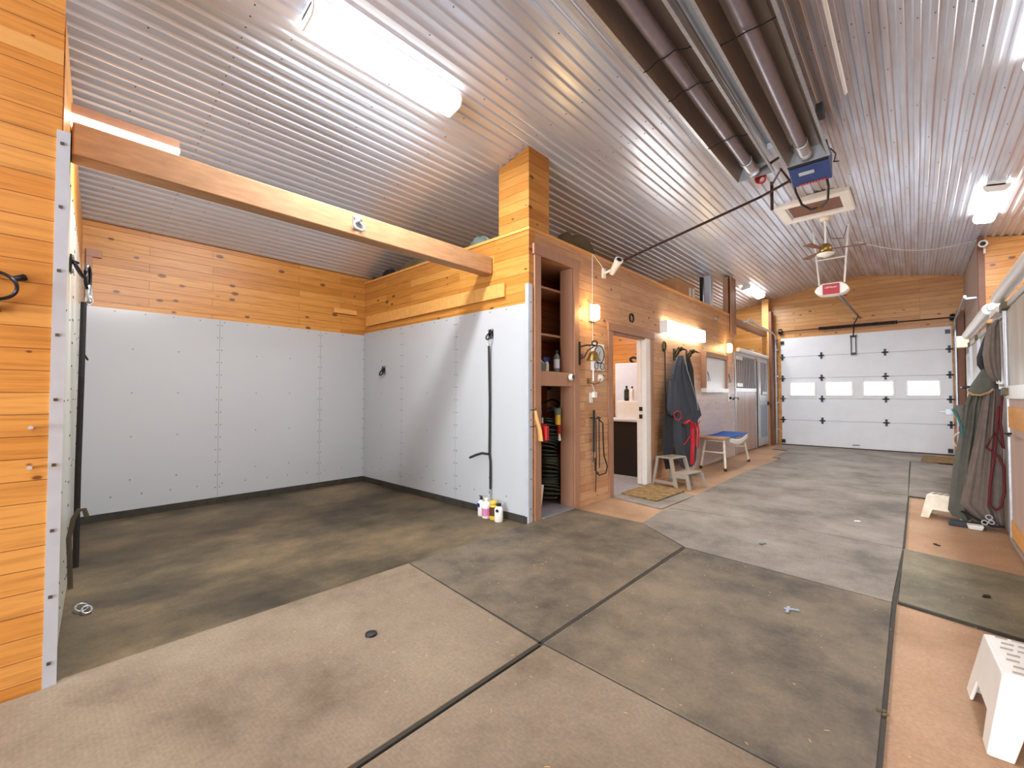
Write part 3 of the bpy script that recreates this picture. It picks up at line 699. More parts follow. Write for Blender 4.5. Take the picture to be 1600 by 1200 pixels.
b = MB(); b.hexa([(-.985, 5.55, 3.76), (-.62, 5.55, 3.76), (-.62, 5.80, 3.66), (-.985, 5.80, 3.66), (-.985, 5.60, 3.93), (-.62, 5.60, 3.93), (-.62, 5.84, 3.93), (-.985, 5.84, 3.93)])
bb = b.build('burner_box', 'blue_box', h2, bevel=.006)
b = MB(); b.box(-.985, -.62, 5.44, 5.548, 3.77, 3.93); b.build('burner_plate', 'black', h2, bevel=.003)
nrm = Vector((0, .25, -.10)); ang = math.atan2(-.10, .25)
def onbox(x, v): return Vector((x, 5.55+.25*v, 3.76-.10*v))
def boxstrip(x0, x1, v0, v1, mat, nm):
    b = MB(); off = Vector((0, -.10, -.25)).normalized()*.003
    b.prism([onbox(x0, v0)+off, onbox(x1, v0)+off, onbox(x1, v1)+off, onbox(x0, v1)+off], off); b.build(nm, mat, bb)
boxstrip(-.90, -.76, .25, .42, 'grey_dial', 'rating_plate'); boxstrip(-.93, -.66, .88, .97, 'red_label', 'warning_strip')
for i in range(9): boxstrip(-.922+i*.028, -.905+i*.028, .905, .945, 'white_plastic', 'strip_mark')
b = MB(); b.lathe([(.045, 0), (.06, .01), (.06, .03), (.045, .05)], (-.79, HY1-.1, 3.80), (0, 1, 0)); b.build('tube_flange', 'galv', h2, smooth=True)
b = MB(); b.tube([(-.60, 5.50, 3.85), (-.56, 5.55, 3.80), (-.585, 5.62, 3.75), (-.55, 5.68, 3.77), (-.60, 5.72, 3.80)], .006, 6); b.build('wiring', 'bronze', h2)
b = MB(); b.box(-.595, -.545, 4.55, 4.7, 3.76, 3.84); b.build('junction_box', 'black', h2)
# channel between the hoods
b = MB(); b.box(-1.075, -.99, HY0, 5.02, 3.86, 3.90); b.box(-1.075, -1.062, HY0, 5.02, 3.82, 3.86); b.box(-1.003, -.99, HY0, 5.02, 3.82, 3.86); b.mi = 1; b.box(-1.06, -.985, 4.96, 5.14, 3.79, 3.85)
tag(b.build('metal_channel', ['alu', 'locker']), 'silver sheet metal channel running between the two heaters', 'channel')
b = MB(); b.box(-1.02, -.96, 5.20, 6.25, 3.94, 3.97)
tag(b.build('hanger_rail', 'white_metal'), 'white hanger rail beside the blue burner box', 'rail')
b = MB(); b.box(-.40, -.385, -1, 4.62, 3.86, 3.90); b.cyl((-.392, -1, 3.88), (-.392, 4.62, 3.88), .015)
tag(b.build('conduit', 'white_metal'), 'thin silver conduit on the ceiling right of the heaters', 'conduit')
# gas pipe
t = thing('gas_pipe', 'long dark gas pipe running under the ceiling from the wall top to the heaters', 'pipe', (-2.2, 6.6, 3.7))
pa = (-2.92, 5.15, 3.06)
b = MB(); b.tube([(-2.98, 5.05, 3.05), (-2.82, 5.2, 3.07), (-1.42, 6.32, 3.88)], .017, 8); b.tube([(-1.42, 6.32, 3.88), (-1.05, 6.12, 3.9)], .017, 8); b.build('main_pipe', 'darkpipe', t, smooth=True)
b = MB(); b.tube([(-1.30, 6.3, 3.66), (-1.30, 6.3, 4.02)], .018, 8); b.tube([(-1.30, 6.3, 3.98), (-1.12, 5.9, 3.97), (-1.06, 6.14, 3.88)], .014, 8); b.build('branch_pipe', 'darkpipe', t, smooth=True)
b = MB(); b.tube([(-1.22, 5.35, 3.78), (-1.0, 5.3, 3.84), (-.84, 5.3, 3.90)], .014, 8); b.build('branch_pipe', 'darkpipe', t, smooth=True)
b = MB(); b.tube([(-1.04, 6.15, 3.88), (-1.03, 6.25, 3.78), (-1.0, 6.42, 3.68), (-.92, 6.5, 3.62), (-.80, 6.45, 3.60), (-.72, 6.3, 3.62), (-.69, 6.1, 3.70), (-.69, 5.83, 3.80)], .014, 8); b.build('flexible_connector', 'black', t, smooth=True)
b = MB(); b.cyl((-.87, 6.49, 3.61), (-.80, 6.45, 3.60), .018, seg=8); b.build('brass_fitting', 'brass', t)
# roof vent frame
t = thing('roof_vent', 'cream square vent frame in the ceiling ridge below the blue burner box', 'vent', (-1.0, 7.8, 4.0))
zv = 4.06; b = MB()
x0, x1, y0, y1 = -1.50, -.60, 7.38, 8.2
b.frustum((x0, x1, y0, y0+.12), zv, (x0, x1, y0, y0+.12), zv+.1)
b.box(x0, x1, y1-.11, y1, zv, zv+.1); b.box(x0, x0+.12, y0+.12, y1-.11, zv, zv+.1); b.box(x1-.13, x1, y0+.12, y1-.11, zv, zv+.1)
b.build('frame', 'white_plastic', t, bevel=.02)
b = MB(); b.box(x0+.12, x1-.13, y0+.12, y1-.11, zv+.05, zv+.06); b.build('opening', 'trim_dark', t)
# ceiling fan
t = thing('ceiling_fan', 'cream ceiling fan on a downrod between roof vent and door opener', 'ceiling fan', (-.97, 8.3, 3.5))
fx, fy = -.99, 8.3
b = MB(); b.box(fx-.14, fx+.14, fy-.06, fy+.06, cz(fx)-.05, cz(fx)-.01); b.lathe([(.05, 0), (.075, .03), (.075, .1)], (fx, fy, cz(fx)-.14)); b.build('canopy', 'dirty_white', t)
b = MB(); b.cyl((fx, fy, 3.62), (fx, fy, cz(fx)-.1), .014, seg=10); b.build('downrod', 'white_metal', t)
b = MB(); b.lathe([(.05, 0), (.085, .03), (.085, .10), (.05, .14)], (fx, fy, 3.52)); b.build('motor', 'brass', t, smooth=True)
b = MB(); b.lathe([(.03, -.03), (.11, 0), (.12, .02), (.06, .04)], (fx, fy, 3.49)); b.build('lower_cap', 'white_plastic', t, smooth=True)
for k in range(3):
    a = math.radians(10+120*k); d = Vector((math.cos(a), math.sin(a), 0)); n = Vector((-d.y, d.x, 0))
    b = MB(); c = Vector((fx, fy, 3.575))
    b.hexa([c+d*.08-n*.02+Vector((0, 0, -.004)), c+d*.5-n*.06+Vector((0, 0, -.012)), c+d*.5+n*.06+Vector((0, 0, 0)), c+d*.08+n*.02, c+d*.08-n*.02+Vector((0, 0, .002)), c+d*.5-n*.06+Vector((0, 0, -.006)), c+d*.5+n*.06+Vector((0, 0, .006)), c+d*.08+n*.02+Vector((0, 0, .006))])
    b.build('blade', 'trim_dark', t)
# drooping white cable on the ceiling
b = MB(); pts = []
for i in range(21):
    s = i/20; pts.append((-.68+1.46*s, 9.2+1.0*s, 3.86-.16*math.sin(PI*s)-.06*s))
b.tube(pts, .004, 5); tag(b.build('cable', 'white_plastic', smooth=True), 'thin white cable drooping below the ceiling towards the right camera', 'cable')
b = MB(); b.tube([(-.78, 9.02, cz(-.78)-.03), (-.83, 9.0, 3.9), (-.95, 8.6, 3.82), (-.98, 8.35, 3.95)], .005, 5); tag(b.build('cable', 'black', smooth=True), 'thin dark cable between the ceiling fan and the opener strap', 'cable')

# ------------------------------------------------------------------ left side: posts and stall
b = MB(); b.box(-3.0, XL-.02, 9.93, 10.22, WT+.032, cz(-3.0)-.012); b.box(XL+.014, XL+.04, 9.95, 10.20, 2.6, cz(-3.0)-.012)
b.box(-3.0, XL+.04, 10.255, 10.29, 2.6, cz(-3.0)-.012)
tag(b.build('brown_post', 'trim', bevel=.004), 'brown painted post rising to the ceiling at the far end of the aisle wall', 'post')
b = MB(); b.box(-3.2, -3.06, 9.35, 9.5, WT-.1, cz(-3.2)-.01)
tag(b.build('flue_pipe', 'alu', bevel=.02), 'bright metal flue beside the brown post on the wall top', 'flue')
b = MB(); b.box(-3.28, -3.22, 9.35, 9.5, WT-.1, cz(-3.28)-.01)
tag(b.build('flue_guard', 'black'), 'black strip standing left of the metal flue', 'post')
b = MB(); b.box(-2.96, -2.80, 12.98, 13.14, 0, cz(-2.96)-.01)
tag(b.build('timber_post', 'timber', bevel=.006), 'full-height pine post beside the left edge of the garage door', 'post')
b = MB(); b.box(-2.80, -2.74, 12.99, 13.2, 0, 3.5)
tag(b.build('door_post', 'trim_dark', bevel=.004), 'dark brown post against the pine post at the garage door track', 'post')
b = MB(); b.box(-2.95, -2.84, 10.30, 12.97, 2.84, 2.98)
tag(b.build('stall_header_beam', 'trim', bevel=.004), 'brown header beam above the left stall between the two posts', 'beam')
def grille(b, x, y0, y1, z0, z1, n, r=.009):
    for i in range(n):
        y = y0+(y1-y0)*(i+.5)/n; b.cyl((x, y, z0), (x, y, z1), r, seg=6)
st = thing('stall_front', 'fixed left stall front with steel bars over brown boards beside the bench', 'stall front', (XL, 11.1, 0))
b = MB(); b.box(XL-.03, XL, 10.3, 12.0, 0.02, 1.38); b.build('board_panel', 'stall_board', st)
b = MB(); b.box(XL-.04, XL+.015, 10.3, 12.0, 1.38, 1.46); b.build('sill', 'white_metal', st, bevel=.003)
b = MB(); b.box(XL-.04, XL+.01, 10.27, 10.33, .0, 2.25); b.box(XL-.04, XL+.01, 11.96, 12.02, 0, 2.25); b.box(XL-.04, XL+.01, 10.3, 12.0, 2.18, 2.25); b.build('frame', 'galv', st)
b = MB(); grille(b, XL-.015, 10.34, 11.96, 1.46, 2.18, 12, .009); b.build('bar_grille', 'alu', st)
for zz in (1.49, 2.09): b = MB(); b.box(XL+.001, XL+.02, 10.38, 10.8, zz, zz+.08); b.build('name_plate', 'white_metal', st)
b = MB(); b.box(XL-.03, XL-.026, 10.3, 12, 1.46, 2.2) if False else b.box(XL-.5, XL-.49, 10.3, 12.9, 1.46, 2.2)
b.bm.clear(); b.box(XL-.16, XL-.15, 10.3, 12.95, .3, 2.2); b.build('shade_backing', 'trim_dark', st)  # dark sheet standing in for the shade inside the stall behind the bars
sd = thing('stall_door', 'sliding left stall door with grey-blue lower panel next to the garage door', 'stall door', (XL+.04, 12.5, 0))
X0, X1 = XL+.02, XL+.06
b = MB(); b.box(X0, X1, 12.05, 12.17, .05, 2.22); b.box(X0, X1, 12.84, 12.96, .05, 2.22); b.box(X0, X1, 12.17, 12.84, 2.12, 2.22); b.box(X0, X1, 12.17, 12.84, 1.06, 1.30); b.box(X0, X1, 12.17, 12.84, .05, .24); b.build('frame', 'door_grey', sd, bevel=.003)
b = MB(); b.box(X0+.01, X1-.01, 12.17, 12.84, .24, 1.06); b.build('lower_panel', 'blue_grey', sd)
b = MB(); grille(b, (X0+X1)/2, 12.2, 12.82, 1.30, 2.12, 6, .009); b.build('bar_grille', 'alu', sd)
b = MB(); b.box(X1, X1+.02, 12.3, 12.7, 1.32, 1.38); b.box(X1, X1+.02, 12.28, 12.34, 1.29, 1.40); b.box(X1, X1+.02, 12.66, 12.72, 1.29, 1.40); b.build('feed_hatch', 'white_metal', sd)
b = MB(); b.box(X1, X1+.025, 12.82, 12.9, 1.04, 1.14); b.tube([(X1+.01, 12.84, 1.1), (X1+.06, 12.88, 1.07), (X1+.05, 12.9, .98)], .01, 6); b.build('latch', 'iron', sd)
b = MB(); b.tube([(XL+.05, 10.35, 2.30), (XL+.05, 12.93, 2.28)], .045, 14)
tag(b.build('door_rail_cover', 'white_metal', smooth=True), 'white tubular rail cover along the top of the left stall', 'rail cover', 'stall door rail covers')
b = MB(); b.lathe([(.01, 0), (.06, .01), (.07, .03), (.045, .06)], (XL-.02, 11.7, 2.345), seg=12)
tag(b.build('lamp_puck', 'dirty_white', smooth=True), 'small cream object sitting on the left stall rail cover', 'ornament')
b = MB(); b.box(XL, XL+.02, 10.1, 10.2, 1.2, 1.24); b.tube([(XL+.01, 10.15, 1.25), (XL+.08, 10.2, 1.24), (XL+.07, 10.26, 1.2)], .008, 6)
tag(b.build('hook', 'iron'), 'small iron hook on the left stall frame by the switch', 'hook')

# ------------------------------------------------------------------ right side stalls
rf = thing('stall_front', 'far right stall front with pale boards behind the hanging blankets', 'stall front', (.62, 7.8, 0))
b = MB(); b.box(.62, .66, 5.95, 9.25, .02, 2.02); b.build('board_panel', 'grey_board', rf)
for y in (9.22, 8.15, 6.9):
    b = MB(); b.box(.59, .66, y-.03, y+.03, 0, 2.06); pp = b.build('upright', 'alu', rf, bevel=.004)
    b = MB(); b.box(.575, .60, y-.035, y+.035, 2.0, 2.07); b.build('cap_bracket', 'bronze', pp)
b = MB(); b.box(.60, .66, 5.95, 9.25, 2.02, 2.07); b.build('top_rail', 'galv', rf)
b = MB(); b.tube([(.56, 6.42, 2.16), (.56, 8.95, 2.15)], .055, 16, ); b.mi = 1; b.cyl((.56, 6.414, 2.16), (.56, 6.425, 2.16), .046, seg=16)
tag(b.build('door_rail_cover', ['white_metal', 'galv'], smooth=True), 'white tubular rail cover above the hanging blankets on the right, open end showing', 'rail cover', 'stall door rail covers')
nf = thing('stall_door', 'near right sliding stall door with pale boards cut off by the photo edge', 'stall door', (.62, 4.4, 0))
b = MB(); b.box(.60, .64, 2.6, 5.74, 1.38, 2.05); b.build('upper_boards', 'grey_board', nf)
b = MB(); b.box(.60, .64, 2.6, 5.74, .06, 1.27); b.build('lower_boards', 'lav_panel', nf)
b = MB(); b.box(.585, .65, 5.735, 5.80, .04, 2.10); b.box(.585, .65, 2.6, 5.74, 2.05, 2.10); b.box(.585, .65, 2.6, 5.74, 0.03, .07); b.build('edge_frame', 'galv', nf, bevel=.003)
b = MB(); b.box(.58, .65, 2.6, 5.74, 1.27, 1.38); b.build('middle_rail', 'white_metal', nf, bevel=.003)
b = MB(); b.box(.592, .60, 2.6, 5.74, 1.02, 1.2); b.box(.592, .60, 2.6, 5.74, .08, .22); b.build('plywood_strip', 'timber', nf)
b = MB(); b.cyl((.588, 5.70, 1.38), (.588, 5.70, 2.05), .016, seg=10); b.build('upright_tube', 'alu', nf, smooth=True)
for z in (1.33, 2.07):
    b = MB(); b.box(.565, .60, 5.66, 5.82, z-.035, z+.035); b.box(.555, .60, 5.56, 5.64, z-.03, z+.03); b.build('corner_bracket', 'bronze', nf, bevel=.003)
b = MB(); b.tube([(.58, 5.5, .98), (.54, 5.45, .98), (.54, 5.2, .98)], .009, 6); b.build('handle', 'iron', nf)
b = MB(); b.tube([(.56, 3.0, 2.19), (.56, 5.78, 2.165)], .05, 16)
tag(b.build('door_rail_cover', 'white_metal', smooth=True), 'white tubular rail cover at the right edge of the photo over the near stall door', 'rail cover', 'stall door rail covers')
b = MB(); b.lathe([(.05, 0), (.06, .03), (.04, .07), (.01, .08)], (.57, 6.1, 2.10), seg=12); b.box(.55, .62, 5.84, 6.35, 2.05, 2.1)
tag(b.build('rail_end_cap', 'white_metal', smooth=True), 'rounded metal joint between the two right rail covers', 'bracket')
b = MB(); b.box(.46, .59, 9.19, 9.31, 2.0, 2.17)
tag(b.build('junction_box', 'dirty_white', bevel=.008), 'cream junction box at the far end of the right stall front', 'junction box')
# walk door beyond
d3 = thing('door_3', '', 'door', (.8, 12.8, 0)); del d3['label']; del d3['category']; d3['kind'] = 'structure'
b = MB(); b.box(.775, .799, 11.5, 11.62, 0, 2.12); b.box(.775, .799, 12.7, 12.82, 0, 2.12); b.box(.775, .799, 11.62, 12.7, 2.02, 2.12); b.build('door_frame', 'white_metal', d3)
b = MB(); b.box(.785, .799, 11.62, 12.7, .02, 2.02); b.build('door_leaf', 'white_plastic', d3)
# fire extinguisher and hose
t = thing('fire_extinguisher', 'red fire extinguisher beside the right edge of the garage door', 'fire extinguisher', (.715, 13.05, .5))
b = MB(); b.lathe([(.05, 0), (.06, .01), (.06, .34), (.045, .39), (.02, .41)], (.712, 12.98, .52)); b.build('cylinder', 'red', t, smooth=True)
b = MB(); b.lathe([(.02, 0), (.025, .05)], (.712, 12.98, .93)); b.box(.70, .724, 12.93, 13.04, .98, 1.0); b.build('valve', 'black', t)
b = MB(); b.cyl((.712, 12.98, .66), (.712, 12.98, .80), .0615, seg=20); b.build('label_band', 'white_plastic', t, smooth=True)
b = MB(); b.ring((.70, 12.7, .38), .15, .014, (.3, 1, 0), 24, 1.15)
tag(b.build('garden_hose', 'dirty_white', smooth=True), 'loop of cream hose hanging at the right of the garage door', 'hose')

# ------------------------------------------------------------------ hanging blankets
def drape(rows, axis, depth, amp, folds, seed, nu=40, sub=4, thick=.04):
    """rows: (z, a, b, offset). axis 'Y' = cloth spans Y facing +X; 'X' = spans X facing -Y"""
    r = random.Random(seed); ph = r.uniform(0, 6); ph2 = r.uniform(0, 6)
    R = []
    for (p, q) in zip(rows, rows[1:]):
        for k in range(sub): s = k/sub; R.append(tuple(p[i]+(q[i]-p[i])*s for i in range(4)))
    R.append(rows[-1])
    b = MB(); front = []; back = []
    for j, (z, a, c, off) in enumerate(R):
        fr = []; bk = []
        for i in range(nu+1):
            u = i/nu; edge = math.sin(PI*min(1, max(0, u)))**.5
            wave = amp*(.6*math.sin(2*PI*folds*u+ph+.25*j/len(R)*6)+.4*math.sin(2*PI*folds*1.73*u+ph2-.2*j/len(R)*5))
            f = off+thick*edge+wave*edge; bk_ = off-thick*.4*edge
            zz = z+.012*math.sin(5*u*PI+ph)*(j/len(R))
            al_ = a+(c-a)*u
            if axis == 'Y': fr.append((depth+f, al_, zz)); bk.append((depth+bk_, al_, zz))
            else: fr.append((al_, depth-f, zz)); bk.append((al_, depth-bk_, zz))
        front.append([b.bm.verts.new(v) for v in fr]); back.append([b.bm.verts.new(v) for v in bk])
    for A in (front, back):
        for j in range(len(A)-1):
            for i in range(nu): b.face([A[j][i], A[j][i+1], A[j+1][i+1], A[j+1][i]])
    for j in range(len(front)-1):
        for i in (0, nu): b.face([front[j][i], front[j+1][i], back[j+1][i], back[j][i]])
    for j in (0, len(front)-1):
        for i in range(nu): b.face([front[j][i], front[j][i+1], back[j][i+1], back[j][i]])
    return b
HX = -2.77
t = thing('horse_blanket', 'charcoal horse blanket with red straps hanging from the bird-head hooks', 'horse blanket', (HX, 7.1, .1))
drape([(1.93, 6.88, 7.04, 0), (1.78, 6.74, 7.10, .01), (1.60, 6.62, 7.22, .015), (1.40, 6.56, 7.42, .02), (1.20, 6.50, 7.62, .02), (1.08, 6.46, 7.78, .02), (.96, 6.50, 7.86, .02), (.86, 6.56, 7.62, .02), (.62, 6.62, 7.58, .02), (.40, 6.72, 7.60, .02), (.22, 6.85, 7.56, .02), (.14, 6.95, 7.46, .02)], 'Y', HX, .028, 3.2, 4).build('blanket_body', 'navy_blanket', t, smooth=True)
drape([(1.52, 6.50, 6.76, .02), (1.25, 6.38, 6.80, .05), (1.08, 6.33, 6.78, .06), (1.0, 6.42, 6.72, .055)], 'Y', HX, .012, 1.5, 8, nu=20).build('front_flap', 'navy_blanket', t, smooth=True)
drape([(1.0, 6.35, 6.72, .0), (.6, 6.28, 6.68, .01), (.35, 6.30, 6.60, .01), (.2, 6.4, 6.55, .0)], 'Y', HX, .012, 1.5, 9, nu=20).build('lining_flap', 'dark_blanket', t, smooth=True)
b = MB(); b.tube([(HX+.075, 6.98, 1.93), (HX+.085, 7.05, 1.72), (HX+.09, 7.22, 1.5), (HX+.095, 7.42, 1.25), (HX+.1, 7.48, 1.05)], .006, 6); b.build('piping', 'grey_piping', t, smooth=True)
b = MB(); b.tube([(HX+.13, 6.40, 1.03), (HX+.15, 6.5, 1.07), (HX+.145, 6.62, 1.04), (HX+.14, 6.66, .96), (HX+.14, 6.55, .92), (HX+.135, 6.44, .95)], .007, 6, closed=True); b.tube([(HX+.10, 6.85, .52), (HX+.11, 7.15, .67), (HX+.12, 7.5, .86)], .007, 6); b.build('red_binding', 'red_fabric', t, smooth=True)
b = MB()
b.tube([(HX+.115, 6.86, .86), (HX+.13, 6.98, .90), (HX+.13, 7.08, .84)], .012, 6, rz=.035)
b.tube([(HX+.13, 7.05, .88), (HX+.135, 7.12, .78), (HX+.13, 7.14, .5), (HX+.13, 7.1, .2)], .008, 6, rz=.036)
b.tube([(HX+.125, 7.26, .84), (HX+.13, 7.32, .7), (HX+.12, 7.3, .48)], .008, 6, rz=.03)
b.tube([(HX+.125, 7.38, .84), (HX+.13, 7.42, .7), (HX+.12, 7.4, .42)], .008, 6, rz=.028)
b.build('red_strap', 'red_fabric', t)
t = thing('horse_blanket', 'black horse blanket hanging behind on the second bird-head hook', 'horse blanket', (HX, 7.6, .1))
drape([(1.95, 7.42, 7.56, 0), (1.75, 7.36, 7.74, 0), (1.45, 7.34, 7.78, 0), (1.2, 7.5, 7.9, 0), (1.0, 7.6, 8.08, 0), (.93, 7.6, 7.95, 0), (.5, 7.5, 7.8, 0), (.1, 7.4, 7.66, 0)], 'Y', -2.84, .012, 2.2, 14, nu=24, thick=.02).build('blanket_body', 'dark_blanket', t, smooth=True)
# bird-head hooks
def birdhook(y, label):
    t = thing('bird_head_hook', label, 'coat hook', (XL, y, 1.95), 'bird-head coat hooks')
    b = MB(); b.tube([(XL+.01, y, 1.93), (XL+.05, y, 1.98), (XL+.075, y+.01, 2.05)], [.03, .034, .032], 10)
    b.lathe([(.005, -.02), (.04, 0), (.045, .03), (.03, .055), (.005, .065)], (XL+.08, y+.015, 2.04), (.4, .6, .5), 12); b.build('head', 'bronze', t, smooth=True)
    b = MB(); b.tube([(XL+.095, y+.05, 2.06), (XL+.13, y+.12, 2.045), (XL+.15, y+.18, 2.03)], [.02, .014, .003], 8); b.build('beak', 'bronze', t, smooth=True)
    b = MB(); b.box(XL, XL+.012, y-.04, y+.04, 1.86, 2.06); b.build('back_plate', 'bronze', t)
birdhook(7.02, 'left dark bronze bird-head hook holding the charcoal blanket')
birdhook(7.55, 'right dark bronze bird-head hook left of the framed board')
# riding crop/lead hanging left of blanket
t = thing('riding_whip', 'long thin dark whip hanging on the wall left of the charcoal blanket', 'whip', (XL, 6.62, .3))
b = MB(); b.tube([(XL+.02, 6.62, 2.02), (XL+.018, 6.63, 1.2), (XL+.015, 6.62, .35)], [.009, .007, .004], 6); b.build('shaft', 'black', t)
b = MB(); b.ring((XL+.02, 6.60, 2.06), .05, .014, (1, 0, 0), 14, 1.5); b.build('wrist_loop', 'bronze', t)

RY = 6.35
t = thing('horse_blanket', 'large grey-green horse blanket hanging to the floor at the right stall', 'horse blanket', (.5, RY, .08))
drape([(1.40, .42, .60, 0), (1.18, .36, .60, 0), (.95, .33, .60, 0), (.65, .28, .60, 0), (.35, .25, .60, 0), (.12, .225, .60, 0), (.055, .26, .60, 0)], 'X', RY, .035, 3.4, 21).build('blanket_body', 'olive_blanket', t, smooth=True)
drape([(1.36, .50, .61, .05), (.9, .43, .61, .06), (.5, .36, .61, .06), (.22, .31, .61, .06), (.05, .45, .61, .05)], 'X', RY, .03, 2.6, 27, nu=30).build('folded_layer', 'brown_blanket', t, smooth=True)
drape([(1.20, .285, .375, .01), (1.15, .28, .36, .01), (1.05, .315, .36, .01), (.9, .34, .36, .0)], 'X', RY, .004, 1, 5, nu=10, thick=.02).build('corner_flap', 'olive_blanket', t, smooth=True)
b = MB(); b.tube([(.275, RY-.03, 1.16), (.31, RY-.035, 1.08), (.335, RY-.035, .99), (.345, RY-.03, .88)], .008, 6, rz=.012); b.build('teal_binding', 'teal', t)
b = MB(); b.tube([(.32, RY-.07, .14), (.42, RY-.12, .09), (.52, RY-.13, .045), (.6, RY-.12, .05)], .012, 6, rz=.02); b.build('belly_strap', 'black_web', t)
b = MB(); b.ring((.50, RY-.15, .13), .022, .005, (.2, 1, 0), 14); b.ring((.515, RY-.15, .085), .018, .005, (.1, 1, 0), 14); b.ring((.47, RY-.15, .075), .02, .005, (.2, 1, 0), 14); b.build('buckle', 'alu', t)
t = thing('horse_blanket', 'taupe and black horse blanket bunched over the top of the right stall rack', 'horse blanket', (.52, RY, 1.3))
drape([(2.03, .585, .61, .0), (1.96, .53, .61, .01), (1.86, .51, .61, .02), (1.70, .49, .61, .03), (1.58, .50, .61, .035), (1.48, .53, .61, .03), (1.44, .56, .61, .02)], 'X', RY-.06, .02, 1.6, 33, nu=26).build('blanket_body', 'brown_blanket', t, smooth=True)
drape([(2.0, .555, .585, .0), (1.85, .50, .53, .0), (1.68, .455, .51, .0), (1.60, .455, .52, .0), (1.55, .48, .53, .0)], 'X', RY-.03, .008, 1, 35, nu=14).build('black_edge', 'dark_blanket', t, smooth=True)
drape([(1.58, .50, .56, .01), (1.50, .46, .57, .02), (1.42, .42, .58, .03), (1.34, .385, .56, .03), (1.30, .40, .52, .03)], 'X', RY-.03, .008, 1, 36, nu=16).build('lower_fold', 'olive_blanket', t, smooth=True)
b = MB(); b.tube([(.383, RY-.085, 1.335), (.42, RY-.1, 1.305), (.47, RY-.105, 1.30), (.53, RY-.1, 1.33), (.555, RY-.09, 1.36)], .010, 6, rz=.014); b.build('tan_binding', 'tan_binding', t)
b = MB(); b.tube([(.60, RY-.20, 1.30), (.585, RY-.20, 1.05), (.60, RY-.2, .8), (.545, RY-.21, .95), (.49, RY-.2, .80), (.57, RY-.21, .72), (.60, RY-.2, .62), (.60, RY-.2, .4), (.575, RY-.2, .25), (.54, RY-.2, .21), (.50, RY-.2, .26), (.505, RY-.2, .42), (.535, RY-.2, .66), (.555, RY-.2, .9), (.575, RY-.2, 1.2)], .011, 8)
tag(b.build('lead_rope', 'maroon', smooth=True), 'maroon lead rope looped down the front of the right-hand blankets', 'rope')
b = MB(); b.tube([(.62, RY+.06, 1.99), (.30, RY+.06, 1.99)], .012, 8) if False else b.tube([(.60, RY+.03, 1.40), (.36, RY+.03, 1.38), (.36, RY+.28, 1.38), (.60, RY+.28, 1.40)], .012, 8)
tag(b.build('blanket_rack', 'iron', smooth=True), 'dark folding rack arm holding the right-hand blankets', 'rack')

# ------------------------------------------------------------------ stools and bench
def white_stool(label, loc, rz, mat='dirty_white', dims=(.37, .27, .25)):
    t = thing('step_stool', label, 'step stool', loc, 'low white plastic stools', rz)
    W, D, H = dims; s = .035*H/.25*1.3   # top half extents shrink
    tw, td = W/2-s, D/2-s
    b = MB(); b.frustum((-tw-.008, tw+.008, -td-.008, td+.008), H-.03, (-tw, tw, -td, td), H-.004); b.build('top', mat, t, local=True, bevel=.012)
    b = MB(); nx, ny = 5, 7
    for i in range(nx):
        for j in range(ny):
            b.obox((-tw+.04+i*(2*tw-.08)/(nx-1)+(.01 if j % 2 else 0), -td+.025+j*(2*td-.05)/(ny-1), H-.002), (.034, .008, .005))
    b.build('grip_tread', 'taupe_plastic', t, local=True)
    for sx in (-1, 1):
        b = MB(); # side skirt with an arch cut between legs
        x0, x1 = sx*tw, sx*W/2
        def P(f, y, z):
            k = 1-(z/H); return (sx*(tw+.005)+sx*s*k, y*(td+s*k), z)
        pr = [(-1, 0), (-1, H-.01), (1, H-.01), (1, 0), (.62, 0), (.50, .10), (-.50, .10), (-.62, 0)]
        vs = [P(0, y, z) for y, z in pr]; b.prism(vs, (-sx*.012, 0, 0)); b.build('side_leg', mat, t, local=True, bevel=.004)
    for sy in (-1, 1):
        b = MB()
        def Q(x, z):
            k = 1-(z/H); return (x*(tw+s*k), sy*(td+.003)+sy*s*k, z)
        pr = [(-1, 0), (-1, H-.01), (1, H-.01), (1, 0), (.66, 0), (.56, .09), (-.56, .09), (-.66, 0)]
        b.prism([Q(x, z) for x, z in pr], (0, -sy*.012, 0)); b.build('front_skirt', mat, t, local=True, bevel=.004)
    return t
white_stool('white plastic step stool in the lower right corner with grip treads', (.345, 2.59, .001), math.radians(3), 'white_plastic', (.37, .46, .29))
white_stool('small dirty cream stool half hidden by the right-hand blankets', (.235, 6.52, .001), math.radians(-14), 'dirty_white')
b = MB(); b.frustum((.22, .48, 6.19, 6.30), .003, (.23, .47, 6.2, 6.29), .05)
tag(b.build('plastic_tray', 'navy_blanket', bevel=.01), 'dark blue tray on the floor under the right-hand blankets', 'tray')
b = MB(); b.frustum((.36, .45, 6.12, 6.2), .003, (.345, .465, 6.11, 6.21), .05)
tag(b.build('feed_scoop', 'white_plastic', bevel=.012), 'white plastic scoop on the floor beside the hanging buckles', 'scoop')
